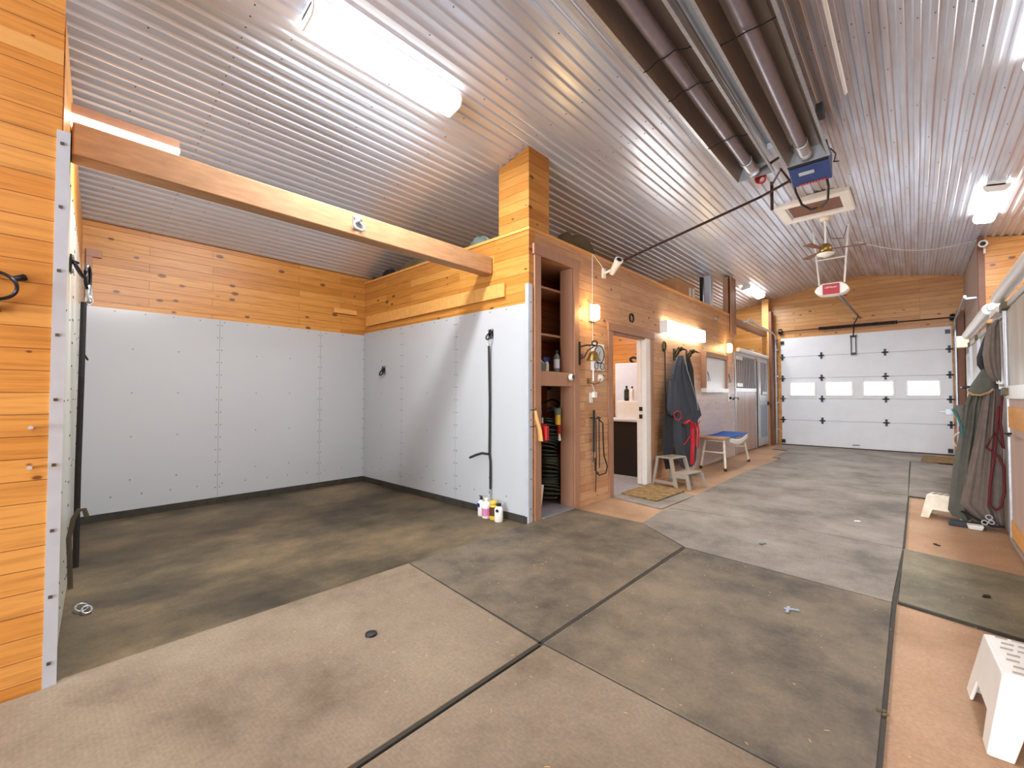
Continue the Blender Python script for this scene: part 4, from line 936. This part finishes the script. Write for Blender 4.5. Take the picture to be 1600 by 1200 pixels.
# taupe two-step stool
t = thing('two_step_stool', 'taupe plastic two-step stool standing in front of the charcoal blanket', 'step stool', (-2.51, 6.28, .001), None, math.radians(-10))
def stepstool(t):
    m = 'taupe_plastic'; W = .2  # half width along local Y
    b = MB(); b.box(-.27, .0, -.18, .18, .385, .41); b.build('top_step', m, t, local=True, bevel=.012)
    b = MB(); b.box(.0, .23, -.20, .20, .195, .22); b.build('lower_step', m, t, local=True, bevel=.012)
    for s in (-1, 1):
        yo = s*.18; yb = s*.215
        def leg(nm, a, c, w=.045):
            b = MB(); (x0, z0), (x1, z1) = a, c
            def yy(z): return yb+(yo-yb)*(z/.40)
            b.hexa([(x0-w/2, yy(z0), z0), (x0+w/2, yy(z0), z0), (x0+w/2, yy(z0)-s*.022, z0), (x0-w/2, yy(z0)-s*.022, z0), (x1-w/2, yy(z1), z1), (x1+w/2, yy(z1), z1), (x1+w/2, yy(z1)-s*.022, z1), (x1-w/2, yy(z1)-s*.022, z1)])
            b.build(nm, m, t, local=True, bevel=.005)
        leg('leg', (-.30, 0), (-.25, .39)); leg('leg', (.07, 0), (-.03, .39), .06); leg('leg', (.27, 0), (.22, .20), .05)
        b = MB(); b.box(-.29, .06, yb-s*.003, yb-s*.025, .03, .075); b.build('side_brace', m, t, local=True, bevel=.004)
        b = MB(); b.prism([(-.0, yo+(yb-yo)*.5, .20), (.22, yo+(yb-yo)*.5, .20), (.20, yo+(yb-yo)*.5, .14), (.03, yo+(yb-yo)*.5, .14)], (0, -s*.02, 0)); b.build('side_gusset', m, t, local=True)
stepstool(t)
# white bench with blue cloth
t = thing('grooming_bench', 'white-legged bench with weathered board and blue cloth top by the pale wall', 'bench', (-2.6, 8.75, 0))
legs = [((-2.83, 8.03), (-2.78, 8.15)), ((-2.40, 7.97), (-2.46, 8.10)), ((-2.84, 9.42), (-2.80, 9.25)), ((-2.42, 9.45), (-2.47, 9.28))]
for (a, c) in legs:
    b = MB(); b.tube([(a[0], a[1], .02), (c[0], c[1], .53)], .02, 8); lg = b.build('leg', 'dirty_white', t, smooth=True)
    b = MB(); b.cyl((a[0], a[1], 0), (a[0], a[1], .05), .026, seg=10); b.build('rubber_foot', 'bronze', lg)
b = MB(); b.tube([(-2.82, 8.09, .30), (-2.43, 8.04, .30)], .013, 6); b.tube([(-2.82, 9.35, .30), (-2.44, 9.38, .30)], .013, 6); b.tube([(-2.80, 8.13, .50), (-2.45, 8.08, .50)], .015, 6); b.tube([(-2.46, 8.1, .52), (-2.47, 9.28, .52)], .014, 6); b.tube([(-2.79, 8.15, .52), (-2.80, 9.25, .52)], .014, 6); b.build('frame', 'dirty_white', t)
b = MB(); b.box(-2.85, -2.40, 7.98, 8.26, .53, .565); b.build('board_top', 'beam', t, bevel=.006)
b = MB()
b.grid(lambda u, v: (-2.85+.45*u, 8.27+1.08*v, .555-.07*math.sin(PI*v)*math.sin(PI*min(1, u*.9+.05))+.02*v), 12, 20); b.build('blue_cloth', 'blue_fabric', t, smooth=True, thick=.012)
b = MB(); b.grid(lambda u, v: (-2.41, 8.27+1.08*v, .55-.075*u-.03*math.sin(PI*v)*u-.06*math.sin(PI*v)), 4, 20); b.build('white_edge_flap', 'white_plastic', t, smooth=True, thick=.008)

# ------------------------------------------------------------------ framed board on aisle wall
t = thing('framed_board', 'white board in a deep brown frame hung with cords on the aisle wall', 'framed board', (XL, 8.85, 1.35))
fy0, fy1, fz0, fz1, fd = 8.22, 9.50, 1.36, 2.10, .09
b = MB(); b.box(XL+.001, XL+fd, fy0, fy0+.05, fz0+.071, fz1-.091); b.box(XL+.001, XL+fd, fy1-.05, fy1, fz0+.071, fz1-.091); b.box(XL+.001, XL+fd+.01, fy0, fy1, fz1-.09, fz1); b.build('frame', 'trim', t, bevel=.004)
b = MB(); b.box(XL+.02, XL+.05, fy0+.05, fy1-.05, fz0+.06, fz1-.09); b.build('white_panel', 'white_metal', t)
b = MB(); b.box(XL+.001, XL+fd+.015, fy0, fy1, fz0-.01, fz0+.07); b.build('ledge', 'white_metal', t, bevel=.004)
for y in (fy0+.06, fy1+.01):
    b = MB(); b.tube([(XL+fd+.01, y, 1.74), (XL+fd+.03, y+.02, 1.64), (XL+fd+.02, y+.1, 1.56)], .005, 5); b.tube([(XL+fd+.01, y, 1.74), (XL+fd+.02, y, 1.55)], .005, 5); b.build('cord', 'black', t)
b = MB(); b.box(XL, XL+.012, 9.75, 9.88, 1.18, 1.33); b.mi = 1; b.cyl((XL+.012, 9.86, 1.24), (XL+.05, 9.86, 1.24), .025, seg=12)
tag(b.build('power_outlet', ['white_plastic', 'black']), 'white outlet with a black plug near the left stall', 'outlet')
b = MB(); b.box(XL, XL+.012, 8.9, 9.15, 2.76, 2.86); b.mi = 1; b.box(XL+.012, XL+.016, 8.95, 9.10, 2.785, 2.835)
tag(b.build('wall_vent', ['trim', 'grey_dial']), 'small rectangular vent plate high on the aisle wall near the brown post', 'vent')
# horseshoe-like ring above doorway
b = MB(); b.ring((XL+.01, 5.56, 2.37), .055, .011, (1, 0, 0), 18, 1.05, arc=(100, 420))
tag(b.build('horseshoe', 'iron', smooth=True), 'dark horseshoe nailed above the tack room doorway', 'horseshoe')
# ------------------------------------------------------------------ weather dial, bell, hooks, outlet etc
t = thing('weather_station', 'white framed wall weather dial with one large and two small round gauges', 'weather dial', (XL, 4.64, 1.6))
b = MB(); b.box(XL, XL+.04, 4.52, 4.78, 1.60, 1.93); b.build('frame', 'white_plastic', t, bevel=.006)
b = MB(); b.cyl((XL+.04, 4.65, 1.80), (XL+.046, 4.65, 1.80), .105, seg=32); g0 = b.build('large_gauge', 'grey_dial', t)
b = MB(); b.ring((XL+.047, 4.65, 1.80), .107, .006, (1, 0, 0), 32); b.tube([(XL+.05, 4.60, 1.73), (XL+.05, 4.67, 1.84)], .003, 4); b.build('gauge_rim', 'iron', g0)
for y in (4.58, 4.715):
    b = MB(); b.cyl((XL+.04, y, 1.655), (XL+.046, y, 1.655), .042, seg=24); g1 = b.build('small_gauge', 'grey_dial', t)
    b = MB(); b.ring((XL+.047, y, 1.655), .042, .004, (1, 0, 0), 24); b.build('gauge_rim', 'iron', g1)
t = thing('dinner_bell', 'small brass bell on a black scrolled iron bracket beside the weather dial', 'bell', (XL+.02, 4.25, 1.7))
b = MB(); b.box(XL+.02, XL+.032, 4.24, 4.265, 1.65, 1.92); b.tube([(XL+.03, 4.25, 1.86), (XL+.09, 4.29, 1.88), (XL+.16, 4.36, 1.88)], .009, 6); b.tube([(XL+.03, 4.25, 1.72), (XL+.07, 4.28, 1.74), (XL+.10, 4.31, 1.82), (XL+.15, 4.35, 1.86)], .007, 6); b.ring((XL+.16, 4.36, 1.90), .03, .01, (.6, -.8, 0), 12); b.build('bracket', 'iron', t)
b = MB(); b.lathe([(.085, 0), (.08, .012), (.058, .05), (.045, .09), (.02, .11)], (XL+.15, 4.35, 1.70), seg=24); b.build('bell', 'brass', t, smooth=True)
b = MB(); b.tube([(XL+.15, 4.35, 1.71), (XL+.14, 4.36, 1.46)], .008, 6); b.build('pull_cord', 'white_plastic', t)
t = thing('brass_hook', 'brass double coat hook under the bell', 'hook', (XL, 4.47, 1.42))
b = MB(); b.box(XL, XL+.008, 4.44, 4.49, 1.44, 1.50); b.build('back_plate', 'brass', t)
for s in (-1, 1): b = MB(); b.tube([(XL+.01, 4.465, 1.46), (XL+.05, 4.465+s*.06, 1.43), (XL+.08, 4.465+s*.12, 1.45), (XL+.085, 4.465+s*.14, 1.50)], .007, 6); b.build('prong', 'brass', t)
b = MB(); b.lathe([(.05, 0), (.05, .02), (.035, .035), (.02, .05)], (XL, 4.73, 1.51), (1, 0, 0)); b.mi = 1; b.cyl((XL+.05, 4.73, 1.51), (XL+.055, 4.73, 1.51), .015)
tag(b.build('doorbell_button', ['white_plastic', 'grey_dial'], smooth=True), 'round white device on the wall left of the doorway', 'sensor')
t = thing('power_outlet', 'white wall outlet with a plugged-in adapter left of the doorway', 'outlet', (XL, 4.52, 1.22))
b = MB(); b.box(XL, XL+.01, 4.49, 4.56, 1.21, 1.33); b.build('face_plate', 'white_plastic', t, bevel=.003)
b = MB(); b.box(XL+.01, XL+.05, 4.53, 4.59, 1.27, 1.34); b.build('adapter', 'white_plastic', t, bevel=.004)
b = MB(); b.tube([(XL+.03, 4.56, 1.34), (XL+.015, 4.53, 1.44), (XL+.012, 4.55, 1.55), (XL+.01, 4.55, 2.18)], .004, 5); b.tube([(XL+.01, 4.55, 2.42), (XL+.01, 4.56, 3.03)], .004, 5)
tag(b.build('cable', 'white_plastic', smooth=True), 'thin white cable running up past the bulkhead light beside the cupboard', 'cable')
b = MB(); b.tube([(XL+.012, 4.57, 3.02), (XL+.02, 4.75, 2.92), (XL+.03, 4.84, 2.84)], .004, 5)
tag(b.build('cable', 'white_plastic', smooth=True), 'short white cable dropping to the wall camera', 'cable')
def seccam(name, label, base, d, body_at, s=1.0):
    t = thing(name, label, 'security camera', base, 'white security cameras')
    d = Vector(d).normalized(); p = Vector(body_at)
    b = MB(); b.tube([p-d*.09*s, p+d*.02*s, p+d*.09*s], [.028*s, .036*s, .044*s], 14); b.build('housing', 'white_plastic', t, smooth=True)
    b = MB(); b.cyl(p+d*.088*s, p+d*.096*s, .026*s, seg=16); b.build('camera_lens', 'glass_dk', t)
    b = MB(); b.tube([Vector(base), (Vector(base)+p)/2+Vector((0, 0, -.01)), p-d*.03*s], .012*s, 8); b.build('arm', 'white_plastic', t)
    b = MB(); b.obox(Vector(base), (.02*s, .055*s, .1*s)); b.build('wall_plate', 'white_plastic', t, bevel=.004)
seccam('security_camera', 'white security camera on the top of the aisle wall above the doorway', (XL+.012, 4.82, 2.84), (.75, -.45, .55), (XL+.13, 4.90, 2.92), 1.25)
seccam('security_camera', 'small white camera on the corner of the right-hand boarded wall', (.86, YS-.012, 3.64), (-.25, -.9, -.1), (.86, YS-.1, 3.71), 1.3)
# twitch / leads hanging between cupboard and doorway
t = thing('riding_crops', 'dark crops and looped strap hanging on a bracket left of the doorway', 'tack', (XL, 4.6, .2))
b = MB(); b.tube([(XL+.01, 4.50, 1.03), (XL+.05, 4.5, 1.02), (XL+.05, 4.66, 1.02), (XL+.01, 4.66, 1.03)], .009, 6); b.build('bracket', 'iron', t)
b = MB(); b.tube([(XL+.04, 4.53, 1.12), (XL+.035, 4.53, .62)], .016, 6); b.tube([(XL+.035, 4.53, .62), (XL+.03, 4.52, .50)], .006, 6); b.build('thick_crop', 'black_web', t)
b = MB(); b.tube([(XL+.05, 4.56, 1.0), (XL+.04, 4.58, .55), (XL+.02, 4.59, .13)], .006, 6); b.build('thin_crop', 'black', t)
b = MB(); b.tube([(XL+.05, 4.62, 1.01), (XL+.07, 4.68, .96), (XL+.065, 4.70, .70), (XL+.06, 4.72, .56), (XL+.06, 4.80, .42), (XL+.06, 4.76, .34), (XL+.05, 4.62, .33), (XL+.05, 4.54, .40), (XL+.05, 4.53, .55)], .009, 6); b.tube([(XL+.05, 4.63, 1.0), (XL+.05, 4.63, .42)], .007, 6); b.build('looped_strap', 'black', t, smooth=True)
# ------------------------------------------------------------------ cupboard contents
b = MB(); b.frustum((-3.22, -3.07, 3.60, 3.83), 1.556, (-3.25, -3.04, 3.57, 3.86), 1.66) if False else b.frustum((-3.22, -3.02, 3.60, 3.80), 1.537, (-3.24, -3.0, 3.575, 3.83), 1.655)
t = thing('tool_caddy', 'grey plastic caddy with a crumpled white cloth on the cupboard shelf', 'caddy', (-3.12, 3.7, 1.556)); o = b.build('tub', 'greygreen', t, bevel=.01)
b = MB(); b.grid(lambda u, v: (-3.23+.2*u, 3.58+.24*v, 1.665+.035*math.sin(7*u+2)*math.cos(9*v)+.03*math.sin(PI*u)), 10, 12); b.tube([(-3.1, 3.78, 1.68), (-3.08, 3.74, 1.76), (-3.09, 3.72, 1.80)], .012, 6); b.build('white_cloth', 'dirty_white', t, smooth=True, thick=.01)
def bottle(name, label, x, y, z, r, h, body, cap, lab=None, neck=.35, group=None, pump=False, band=(.2, .6), capr=None):
    t = thing(name, label, 'bottle', (x, y, z), group)
    b = MB(); b.lathe([(r*.9, 0), (r, .01), (r, h*.68), (r*.85, h*.76), (r*neck, h*.84), (r*neck, h*.9)], (x, y, z), seg=20); b.build('body', body, t, smooth=True)
    cr = capr or r*neck*1.25
    b = MB(); b.lathe([(cr, 0), (cr, h*.12), (cr*.9, h*.13)], (x, y, z+h*.87), seg=16)
    if pump: b.box(x-.03, x+.012, y-.008, y+.008, z+h*1.03, z+h*1.06); b.cyl((x, y, z+h*.98), (x, y, z+h*1.05), .005)
    b.build('cap', cap, t, smooth=True)
    if lab:
        b = MB(); b.tube([(x, y, z+h*band[0]), (x, y, z+h*band[1])], r*1.012, 20); b.build('wrap_label', lab, t, smooth=True)
    return t
bottle('spray_bottle', 'black and grey bottle on the cupboard shelf beside the caddy', -3.02, 4.03, 1.556, .035, .26, 'greygreen', 'black', 'locker', capr=.02)
t = thing('spray_bottle', 'blue-topped trigger bottle between caddy and grey bottle', 'bottle', (-3.1, 3.94, 1.556))
b = MB(); b.lathe([(.03, 0), (.03, .12), (.015, .15)], (-3.1, 3.94, 1.537)); b.build('body', 'dirty_white', t, smooth=True)
b = MB(); b.box(-3.12, -3.08, 3.87, 3.98, 1.685, 1.735); b.box(-3.11, -3.09, 3.87, 3.89, 1.63, 1.69); b.build('trigger', 'cobalt', t, bevel=.005)
b = MB(); b.lathe([(.012, 0), (.036, .008), (.04, .03), (.03, .05)], (XL+.006, 4.07, 1.50), (1, .15, .1), 20); b.mi = 1; b.cyl((XL+.055, 4.078, 1.503), (XL+.060, 4.079, 1.503), .026)
tag(b.build('motion_sensor', ['white_plastic', 'glass_dk'], smooth=True), 'small white and black round sensor on the cupboard rail', 'sensor')
t = thing('utility_box', 'white recessed water valve box with small taps inside the cupboard', 'valve box', (-3.4, 4.57, 1.1))
b = MB(); b.box(-3.418, -3.39, 4.36, 4.41, 1.12, 1.41); b.box(-3.418, -3.39, 4.73, 4.78, 1.12, 1.41); b.box(-3.418, -3.39, 4.36, 4.78, 1.36, 1.41); b.box(-3.418, -3.39, 4.36, 4.78, 1.10, 1.15); b.box(-3.418, -3.410, 4.41, 4.73, 1.15, 1.36); b.build('frame', 'white_metal', t)
for y in (4.48, 4.62): b = MB(); b.cyl((-3.40, y, 1.18), (-3.33, y, 1.18), .015); b.tube([(-3.35, y-.03, 1.21), (-3.35, y+.03, 1.21)], .008, 6); b.cyl((-3.35, y, 1.18), (-3.35, y, 1.21), .007); b.build('tap', 'brass', t)
t = thing('coil_hose', 'dark green coiled hose hanging in the cupboard down to the floor', 'hose', (-3.2, 3.9, .05))
b = MB(); pts = []
n = 26*12
for i in range(n+1):
    s = i/n; z = 1.02-.90*s; a = 2*PI*26*s; R = .075+.035*math.sin(min(1,s*3)*PI/2)+.015*math.sin(s*9)
    pts.append((-3.18+R*math.cos(a)+.02*math.sin(s*14), 4.08+R*1.25*math.sin(a)+.02*math.sin(s*11), z+.045*math.cos(a*1.0+1)*(.6+.5*math.sin(s*23))))
b.tube(pts, .0115, 6); b.build('coil', 'green_hose', t, smooth=True)
b = MB(); b.tube([(-3.34, 4.48, 1.17), (-3.3, 4.35, 1.10), (-3.25, 4.2, 1.0), (-3.2, 4.1, 1.0)], .011, 6); b.build('supply_hose', 'black', t, smooth=True)
b = MB(); b.tube([(-3.34, 4.62, 1.17), (-3.3, 4.3, 1.25), (-3.15, 3.9, 1.2), (-3.1, 3.85, 1.1), (-3.05, 3.8, 1.0)], .009, 6); b.build('supply_hose', 'black', t, smooth=True)
t = thing('hose_nozzle', 'yellow and red hose nozzle hanging inside the cupboard on the right', 'nozzle', (-3.0, 4.06, .8))
b = MB(); b.cyl((-3.02, 4.05, .96), (-3.02, 4.05, 1.08), .032); b.build('grip', 'yellow', t, bevel=.005)
b = MB(); b.cyl((-3.02, 4.05, 1.08), (-3.02, 4.04, 1.15), .04); b.build('head', 'greygreen', t)
b = MB(); b.cyl((-3.01, 4.06, .86), (-3.01, 4.06, .96), .022); b.build('valve', 'red', t)
b = MB(); b.cyl((-3.01, 4.07, .78), (-3.01, 4.06, .86), .017, .012); b.build('tip', 'white_plastic', t)
b = MB(); b.tube([(-3.05, 3.80, .99), (-3.05, 3.80, .91)], .018, 8); b.mi = 1; b.tube([(-3.05, 3.80, 1.05), (-3.05, 3.80, .99)], .012, 8); b.mi = 2; b.tube([(-3.05, 3.80, .96), (-3.02, 3.84, .965)], .02, 8)
tag(b.build('hose_valve', ['red', 'alu', 'red']), 'red valve with metal coupling hanging at the left of the coiled hose', 'valve')
t = thing('scrub_brush', 'wooden handled brush hanging on the left cupboard casing', 'brush', (XL+.03, 3.46, .8))
b = MB(); b.tube([(XL+.035, 3.44, 1.14), (XL+.04, 3.45, 1.06), (XL+.045, 3.49, .95), (XL+.045, 3.51, .83)], [.012, .022, .026, .03], 10, rz=.014); b.build('handle', 'wood_handle', t, smooth=True)
b = MB(); b.box(XL+.03, XL+.09, 3.545, 3.59, .83, .98); b.build('bristle_block', 'red', t, bevel=.005)
for z in (1.15, .98): b = MB(); b.tube([(XL+.008, 3.385, z), (XL+.05, 3.40, z), (XL+.055, 3.42, z+.02)], .004, 5); b.build('wire_hook', 'iron', t)
b = MB(); b.frustum((-2.98, -2.90, 3.555, 3.585), .04, (-2.99, -2.88, 3.556, 3.62), .36)
tag(b.build('feed_bag', 'dirty_white', bevel=.006), 'pale bag standing behind the left cupboard casing', 'bag')
# ------------------------------------------------------------------ wash bay fittings
def tie_ring(label, c, n, s=1.0, mat='iron', cat='tie ring'):
    t = thing('tie_ring', label, cat, c, 'metal tie rings')
    n = Vector(n).normalized(); u = Vector((0, 0, 1)).cross(n).normalized(); R = Matrix((u, n, Vector((0, 0, 1)))).transposed(); c = Vector(c)
    b = MB(); b.obox(c+n*.004, (.075*s, .008, .10*s), R); b.build('plate', mat, t, bevel=.003)
    b = MB()
    for i in (-1, 1):
        for j in (-1, 1): b.obox(c+n*.012+u*i*.027*s+Vector((0, 0, j*.038*s)), (.014*s, .01, .014*s), R)
    b.build('bolt', 'galv', t)
    b = MB(); b.ring(c+n*.035+Vector((0, 0, -.03*s)), .040*s, .008*s, n+Vector((0, 0, .5)), 18); b.tube([c+n*.005+u*.02+Vector((0, 0, .015)), c+n*.03+Vector((0, 0, .012)), c+n*.005-u*.02+Vector((0, 0, .015))], .009*s, 6); b.build('ring', mat, t, smooth=True)
    return t
tie_ring('grey metal tie ring on the front of the timber beam', (-3.4, 1.78, 2.735), (1, 0, 0), 1.1, 'galv')
tie_ring('black tie ring on the right white panel with the strap below it', (-3.42, YB-.009, 1.975), (0, -1, 0))
tie_ring('small black tie ring low on the right white panel near the bay corner', (-5.62, YB-.009, 1.66), (0, -1, 0), 1.15)
tie_ring('black tie ring near the top of the left bay wall with clip and strap', (-3.44, .105, 2.03), (.065, 1, 0))
tie_ring('black tie ring deep on the left bay wall by the back corner', (-5.75, .257, 1.70), (.065, 1, 0))
t = thing('cross_tie_strap', 'black cross-tie strap hanging down the right white panel behind the bottles', 'strap', (-3.42, YB-.05, .2))
b = MB(); b.tube([(-3.42, YB-.045, 1.84), (-3.42, YB-.03, 1.2), (-3.425, YB-.03, .66), (-3.41, YB-.03, .58), (-3.41, YB-.03, .28)], .016, 6, rz=.006); b.build('webbing', 'black_web', t)
b = MB(); b.tube([(-3.42, YB-.05, .66), (-3.50, YB-.07, .665), (-3.58, YB-.08, .64), (-3.68, YB-.09, .60)], .013, 6, rz=.006); b.build('loose_tail', 'black_web', t)
b = MB(); b.ring((-3.42, YB-.04, 1.87), .022, .005, (0, 1, 0), 14, 1.7); b.build('snap_clip', 'alu', t)
b = MB(); b.ring((-3.41, YB-.035, .24), .016, .005, (0, 1, 0), 14, 2); b.build('end_clip', 'galv', t)
# left strap
t = thing('cross_tie_strap', 'wide black cross-tie strap hanging down the left bay wall', 'strap', (-3.6, .15, 0.05))
b = MB(); b.tube([(-3.47, .165, 1.83), (-3.40, .16, 1.4), (-3.38, .155, .9), (-3.38, .155, .5), (-3.38, .155, .36)], .005, 6, rz=.015); b.build('webbing', 'black_web', t)
b = MB(); b.ring((-3.5, .18, 1.98), .03, .009, (.4, 1, 0), 14, 2.2); b.build('chain_link', 'iron', t)
b = MB(); b.ring((-3.52, .19, 1.89), .028, .006, (.3, 1, 0), 14, 1.6); b.ring((-3.53, .19, 1.85), .016, .004, (1, .3, 0), 14, 1.6); b.build('snap_clip', 'alu', t)
b = MB(); b.tube([(-3.22, .185, .66), (-3.22, .175, .70), (-3.22, .155, .70), (-3.22, .135, .66), (-3.22, .12, .56), (-3.22, .125, .46), (-3.22, .13, .30)], .006, 6, rz=.012)
tag(b.build('leather_strap', 'leather', smooth=True), 'grey-brown leather strap loop hanging beside the left cross-tie', 'strap')
b = MB(); b.ring((-3.72, .2, .02), .028, .005, (.2, .2, 1), 14, 1.6); b.ring((-3.66, .22, .02), .022, .005, (.3, .1, 1), 14, 1.6)
tag(b.build('floor_chain', 'galv'), 'short bright chain end on the floor at the left bay wall', 'chain')
# small bracket (pinkish trim) at back-left corner
b = MB(); b.box(XB+.001, XB+.03, .30, .42, 2.72, 2.80); b.box(XB+.001, XB+.03, .30, .35, 2.25, 2.72)
tag(b.build('corner_bracket_trim', 'trim', bevel=.003), 'short pinkish brown trim piece in the back left corner of the bay', 'trim piece')
# bottles
G = 'wash bottles on the bay floor'
bottle('shampoo_bottle', 'white bottle with black pump and blue mark, leftmost of the four by the strap', -3.47, 3.27, 0, .038, .20, 'white_plastic', 'black', None, group=G, pump=True)
b = MB(); b.box(-3.49, -3.455, 3.225, 3.232, .10, .14); o = b.build('blue_mark', 'cobalt', bpy.data.objects['shampoo_bottle'])
bottle('shampoo_bottle', 'pink-labelled white bottle, second from left by the strap', -3.37, 3.25, 0, .048, .21, 'white_plastic', 'dirty_white', 'pink', group=G, band=(.12, .5))
bottle('shampoo_bottle', 'brown and yellow bottle between the pink-labelled and plain bottles', -3.275, 3.265, 0, .045, .19, 'yellow', 'yellow', 'amberb', group=G, band=(.22, .7), capr=.04)
bottle('shampoo_bottle', 'plain white bottle with a dark dot and black cap, rightmost of the four', -3.175, 3.24, 0, .045, .185, 'white_plastic', 'black', None, group=G, neck=.45)
b = MB(); b.lathe([(.001, 0), (.017, .0), (.017, .004)], (-3.155, 3.196, .12), (.2, -1, 0), 14); b.build('dark_dot', 'black', bpy.data.objects['shampoo_bottle.003'])
# iron ring on near left wall
t = thing('twisted_ring_hook', 'black twisted iron ring with three lugs on the near left wood wall', 'iron ring', (-2.83, -.18, 1.7))
b = MB(); n = 40; pts = []; c = Vector((-2.79, -.155, 1.755))
for i in range(n): a = 2*PI*i/n; pts.append(c+Vector((.012*math.sin(3*a), .085*math.cos(a), .062*math.sin(a))))
b.tube(pts, [.011+.004*math.sin(3*2*PI*i/n) for i in range(n)], 8, closed=True, rz=.007); b.build('ring', 'iron', t, smooth=True)
for y, z, dy, dz in ((-.13, 1.70, .0, -.05), (-.085, 1.79, .035, .02), (-.225, 1.79, -.035, .02)):
    b = MB(); b.tube([(-2.795, y, z), (-2.815, y+dy*.6, z+dz*.6), (-2.823, y+dy, z+dz)], [.011, .013, .015], 8); b.obox((-2.806, y+dy, z+dz), (.006, .012, .012)); b.build('lug', 'iron', t, smooth=True)
for z, lab in ((1.157, 'upper'), (.985, 'lower')):
    b = MB(); b.tube([(-2.835, -.02, z), (-2.79, -.02, z+.004), (-2.775, -.02, z+.004)], .007, 6, rz=.009)
    tag(b.build('wall_peg', 'alu'), lab+' of the two short bright metal pegs in the near left wood wall', 'peg', 'metal pegs')

# ------------------------------------------------------------------ things on the wall tops
def lump(name, label, cat, c, s, mat, seed, parent=None):
    b = MB(); r = random.Random(seed); ph = [r.uniform(0, 6) for _ in range(6)]
    nu, nv = 28, 14; rows = []
    for j in range(nv+1):
        v = j/nv*PI/2; row = []
        for i in range(nu):
            a = 2*PI*i/nu; k = 1+.13*math.sin(3*a+ph[0]+v*2)+.09*math.sin(5*a+ph[1])+.06*math.sin(9*a+ph[2]+4*v)
            row.append(b.bm.verts.new((c[0]+s[0]*math.cos(a)*math.cos(v)*k, c[1]+s[1]*math.sin(a)*math.cos(v)*k, c[2]+s[2]*(math.sin(v)+.12*math.sin(4*a+ph[3])*math.cos(v)*math.sin(v)*2))))
        rows.append(row)
    for A, B in zip(rows, rows[1:]):
        for i in range(nu): b.face([A[i], A[(i+1) % nu], B[(i+1) % nu], B[i]])
    b.face(list(reversed(rows[0])))
    return tag(b.build(name, mat, smooth=True), label, cat)
LZ = 2.98
lump('canvas_bag', 'crumpled olive canvas bag on top of the aisle wall behind the security camera', 'bag', (-3.22, 4.62, LZ), (.2, .42, .38), 'canvas', 5)
lump('folded_tarp', 'grey-green tarp bundle on the wash bay wall top near the chimney box', 'tarp', (-3.72, 3.47, WT+.031), (.16, .07, .12), 'greygreen', 6)
lump('dark_bundle', 'black bundle on the wash bay wall top', 'bundle', (-5.62, 3.46, WT+.031), (.16, .06, .11), 'black', 8)
lump('canvas_sheet', 'long low tan canvas roll along the wash bay wall top', 'canvas', (-4.85, 3.46, WT+.031), (.42, .06, .13), 'canvas', 9)
lump('dark_bundle', 'small black object on the wall top in the bay corner', 'bundle', (-6.05, 3.46, WT+.031), (.07, .05, .06), 'black', 10)
t = thing('cardboard_box', 'brown cardboard box with printed labels on top of the aisle wall', 'box', (-3.2, 7.75, LZ))
b = MB(); b.box(-3.5, -3.0, 7.45, 8.3, LZ, 3.33); b.build('carton', 'cardboard', t, bevel=.004)
b = MB(); b.box(-2.998, -2.996, 8.0, 8.12, 3.1, 3.26); b.box(-2.998, -2.996, 8.18, 8.28, 3.08, 3.28); b.build('paper_label', 'white_plastic', t)
# ------------------------------------------------------------------ tack room contents seen through the door
t = thing('black_cabinet', 'black chest cabinet inside the tack room doorway', 'cabinet', (-3.55, 6.75, 0))
b = MB(); b.box(-4.05, -3.02, 6.48, 7.0, .0, .87); b.build('body', 'black', t, bevel=.006)
b = MB(); b.box(-4.07, -3.01, 6.46, 7.0, .87, .905); b.build('worktop', 'grey_dial', t, bevel=.004)
t = thing('metal_locker', 'tall pale grey metal locker behind the black cabinet in the tack room', 'locker', (-3.6, 7.3, 0))
b = MB(); b.box(-3.98, -3.04, 7.06, 7.55, 0, 1.87); b.build('body', 'locker', t, bevel=.006)
b = MB(); b.box(-3.78, -3.05, 7.045, 7.06, .1, 1.85); b.build('door', 'locker', t, bevel=.004)
b = MB(); b.box(-3.66, -3.28, 6.55, 6.85, .906, 1.205)
tag(b.build('white_box', 'white_metal', bevel=.006), 'white box standing on the black cabinet in the tack room', 'box')
bottle('spray_bottle', 'dark green bottle standing on the white box in the tack room', -3.52, 6.62, 1.206, .04, .25, 'black', 'black', 'green_hose')
bottle('lotion_bottle', 'slim white bottle with black cap on the white box in the tack room', -3.42, 6.62, 1.206, .03, .24, 'white_plastic', 'black')
t = thing('coiled_straps', 'dark blue coiled straps piled on top of the grey locker', 'straps', (-3.4, 7.2, 1.87))
for k, (x, z, R) in enumerate(((-3.66, 1.92, .09), (-3.45, 1.97, .11), (-3.25, 1.93, .10), (-3.5, 1.90, .12))):
    b = MB(); b.ring((x, 7.18, z), R, .022, (.3, 1, .9), 20, .7); b.build('strap_coil', 'cobalt' if k % 2 else 'black_web', t, smooth=True)
lump('dark_jacket', 'dark clothing hanging at the left inside the tack room', 'jacket', (-4.25, 7.2, 0), (.14, .2, 1.75), 'dark_blanket', 12)
